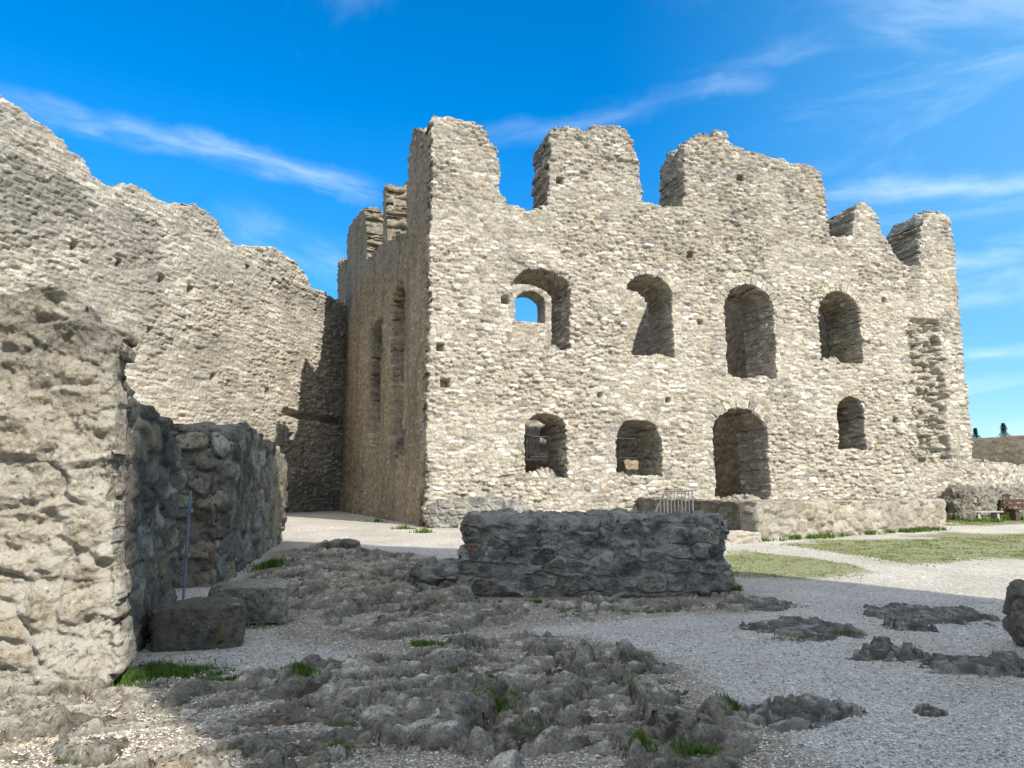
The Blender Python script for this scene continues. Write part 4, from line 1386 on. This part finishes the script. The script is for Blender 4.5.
for (px, py), half, sd_, lab in rk:
    if not half[0]: continue
    p = gpt(px, py)
    if sd_ == 10:
        o = rough_body('rock', (p[0], p[1], p[2] - 0.1), half, M_low, n=60, power=5, size=(0.5, 0.5, 0.3), amp=0.03, amp2=0.03, big=0.10, bscale=2.0, seed=210, crag=0.03)
    else:
        o = outcrop(p, half[0] * 1.12, half[1] * 1.12, half[2] * 1.3, 200 + sd_ * 3, 0.3 * (sd_ % 3 - 1))
    tag(o, lab, 'rock')
p = gpt(1040, 652)
o = rough_body('boulder', (p[0] + 0.37, p[1] + 0.05, -0.08), (0.42, 0.4, 0.40), M_low, n=70, power=4, size=(0.5, 0.5, 0.4), amp=0.06, amp2=0.03, big=0.12, bscale=1.6, seed=233, crag=0.04)
tag(o, 'upright boulder cut off by the right edge of the picture', 'boulder')

# ---------------------------------------------------------------- grass, leaves
def blades(name, patches, mat, seed, label):
    r = np.random.default_rng(seed)
    Vs, Rs = [], []
    for (cx, cy, rx, ry, n, h) in patches:
        rad = np.abs(r.standard_normal(n)) * 0.62; a = r.random(n) * 6.283
        x = cx + rx * rad * np.cos(a); y = cy + ry * rad * np.sin(a)
        keep = fbm(np.column_stack([x, y, 0 * x]), 4.0, 4, seed, 0.6) > -0.05 + 0.2 * (rad - 0.6)
        x, y = x[keep], y[keep]
        z = gz(x, y) - 0.004
        m = len(x)
        hh = h * (0.4 + 0.8 * r.random(m)); az = r.random(m) * 6.283
        wv = (0.003 + 0.0006 * np.hypot(x, y)) * (0.7 + 0.6 * r.random(m))
        lx_, ly_ = np.cos(az) * wv, np.sin(az) * wv
        bx, by = (r.random(m) - .5) * hh * 1.1, (r.random(m) - .5) * hh * 1.1
        v = np.stack([np.column_stack([x - lx_, y - ly_, z]), np.column_stack([x + lx_, y + ly_, z]), np.column_stack([x + bx, y + by, z + hh])], 1)
        Vs.append(v.reshape(-1, 3)); Rs.append(np.repeat(r.random(m), 3))
    V = np.vstack(Vs)
    o = link_mesh(name, V, np.arange(len(V)).reshape(-1, 3), mat, None, {'rand': np.concatenate(Rs)}, smooth=False)
    return tag(o, label, 'grass', None, 'stuff')


pat = []
for px, py, rx, ry, n, h in ((95, 686, .25, .22, 3600, .085), (118, 680, .3, .25, 3600, .08), (150, 672, .4, .3, 3200, .06), (190, 672, .5, .3, 2600, .045), (235, 680, .5, .3, 1500, .035), (275, 568, .35, .7, 2200, .12),
                             (268, 622, .25, .35, 1500, .10), (300, 693, .12, .1, 500, .05), (485, 705, .10, .15, 600, .06), (425, 645, .3, .15, 700, .05), (540, 603, 1.2, .12, 900, .06),
                             (405, 700, .15, .25, 700, .05), (632, 690, .12, .2, 600, .06), (735, 713, .08, .12, 600, .07), (695, 757, .2, .12, 700, .05), (738, 590, .2, .3, 700, .09),
                             (640, 760, .15, .1, 500, .05), (335, 760, .1, .1, 500, .06), (550, 745, .2, .1, 400, .04), (800, 640, .3, .1, 400, .05), (850, 635, .2, .15, 400, .05),
                             (405, 529, .35, .15, 260, .15), (378, 522, .5, .2, 300, .14), (424, 533, .3, .15, 220, .17), (500, 720, .2, .15, 500, .04), (440, 690, .2, .1, 400, .04), (860, 745, .0, .0, 1, .01)):
    p = gpt(px, py)
    pat.append((p[0], p[1], rx, ry, n, h))
for k in range(60):
    p = gpt(rng.uniform(948, 1060), rng.uniform(513, 522))
    pat.append((p[0], p[1], .5, .5, 110, .12))
for k in range(26):     # tufts at the terrace foot
    f = rng.random()
    q = t0[:2] + tdir * TLN * f - tfr.b * 0.12
    pat.append((q[0], q[1], .35, .12, 160, .14))
blades('grass', pat, M_grass, 71, 'green grass tufts in the rock cracks and at the wall foot')
pat = []
r_ = np.random.default_rng(8)
for poly in ([(727, 574), (735, 550), (800, 543), (905, 540), (1024, 535), (1060, 555), (960, 560), (900, 570), (820, 578)], [(947, 525), (952, 517), (1060, 513), (1060, 523)]):
    wpoly = world_poly(poly)
    mn, mx = wpoly.min(0), wpoly.max(0)
    q = mn + (mx - mn) * r_.random((900, 2))
    q = q[poly_sdf(q, wpoly) < 0.1]
    q = q[poly_sdf(q, world_poly([(735, 545), (760, 542), (850, 556), (940, 570), (900, 574), (820, 558), (735, 549)])) > 0.15]
    pat += [(a, b, .5, .5, 45, .032) for a, b in q]
blades('lawn_grass', pat, M_dry, 72, 'thin dry lawn grass on the sunlit court before the terrace')

# loose pebbles on the gravel nearest the viewer
M_peb = bpy.data.materials.new('pebbles')
M_peb.use_nodes = True
_n = NT(M_peb.node_tree)
principled(_n, _n.ramp(_n.attr('rand'), [(0, (0.2, 0.18, 0.155)), (0.25, (0.42, 0.40, 0.36)), (0.6, (0.55, 0.53, 0.49)), (1, (0.74, 0.72, 0.68))]), 0.9)
r_ = np.random.default_rng(99)
m = 60000
py_ = 3.9 + 7.0 * r_.random(m) ** 1.8
px_ = (r_.random(m) * 1.75 - 0.85) * py_
ri = rock.reshape(nx, ny)[np.clip(np.searchsorted(gx, px_), 0, nx - 1), np.clip(np.searchsorted(gy, py_), 0, ny - 1)]
k_ = (ri < 0.5) & ~((px_ < -3.2) & (py_ > 6.0)) & ~((np.abs(px_ - 1.2) < 2.3) & (py_ > 10.8))
px_, py_ = px_[k_], py_[k_]
m = len(px_)
sz = (0.005 + 0.009 * r_.random(m) ** 2) * (0.7 + 0.06 * py_)
ang = r_.random(m) * 6.283
octa = np.array([(1, 0, 0), (0, 1, 0), (-1, 0, 0), (0, -1, 0), (0, 0, .62), (0, 0, -.62)], float)
O = octa[None] * (0.75 + 0.5 * r_.random((m, 6, 1))) * sz[:, None, None]
ca, sa = np.cos(ang)[:, None], np.sin(ang)[:, None]
PV = np.stack([O[..., 0] * ca - O[..., 1] * sa * 0.7 + px_[:, None], O[..., 0] * sa + O[..., 1] * ca * 0.7 + py_[:, None], O[..., 2] + gz(px_, py_)[:, None] + 0.3 * sz[:, None]], -1)
fo_ = np.array([(0, 1, 4), (1, 2, 4), (2, 3, 4), (3, 0, 4), (1, 0, 5), (2, 1, 5), (3, 2, 5), (0, 3, 5)])
PF = (fo_[None] + 6 * np.arange(m)[:, None, None]).reshape(-1, 3)
tag(link_mesh('loose_gravel', PV.reshape(-1, 3), PF, M_peb, None, {'rand': np.repeat(r_.random(m), 6)}, smooth=False), 'loose pale limestone pebbles lying on the courtyard gravel', 'gravel', None, 'stuff')

V, F, Rn = [], [], []
for k in range(900):
    px, py = rng.uniform(-30, 700), rng.uniform(640, 800)
    if rng.random() < 0.5: px = rng.uniform(-30, 300)
    p = gpt(px, py); z = float(gz(p[0], p[1])[0]) + 0.008
    a = rng.random() * 6.28; s_ = 0.008 + 0.012 * rng.random()
    u = np.array([math.cos(a), math.sin(a), 0.5 * (rng.random() - .5)]) * s_; v = np.array([-math.sin(a), math.cos(a), 0.5 * (rng.random() - .5)]) * s_ * 0.6
    b = len(V); c_ = np.array([p[0], p[1], z])
    V += [tuple(c_ - u), tuple(c_ - v), tuple(c_ + u), tuple(c_ + v)]; F.append((b, b + 1, b + 2, b + 3)); Rn += [rng.random()] * 4
tag(link_mesh('leaf_litter', np.array(V), F, M_leafd, None, {'rand': np.array(Rn)}, smooth=False), 'small brown dead leaves scattered over the foreground rock', 'leaves', None, 'stuff')

# ---------------------------------------------------------------- the keep behind the camera, whose shade fills the courtyard
nper = np.array([0.79, 0.61]); nper /= np.linalg.norm(nper)
sdir = np.array([-0.61, 0.79]); sdir /= np.linalg.norm(sdir)
AL = -12.0
TE = math.tan(SUN_EL)
PL0 = 1.62
keep = Plane(nper * PL0 + sdir * AL - 0 * sdir, nper)      # its face looks away from the court ... b points to the court


def reach(per, al):
    return (per - PL0, (al - AL) * TE)


ko = [(0, -0.3), reach(1.35, 21), reach(4.0, 21.5), reach(6.6, 20.8), reach(7.4, 19.2), reach(8.5, 17.2), reach(9.8, 15.2), reach(11.2, 10.8), reach(11.9, 8.5), reach(12.4, 5), reach(12.8, 1), (12.9 - PL0, -0.3)]
keep = Plane(nper * PL0 + sdir * AL - sdir * 7.0, nper)
o = masonry_wall('keep_tower', keep, 7.0, ko, [], 0.22, M_curtain, None, size=(0.6, 0.6, 0.3), amp=0.05, seed=163, nT=16, ragged=0.05, top_rough=0.05, origin=(keep.O[0], keep.O[1], 0))
tag(o, 'tall ruined square keep with a broken top standing behind the viewer', 'tower')
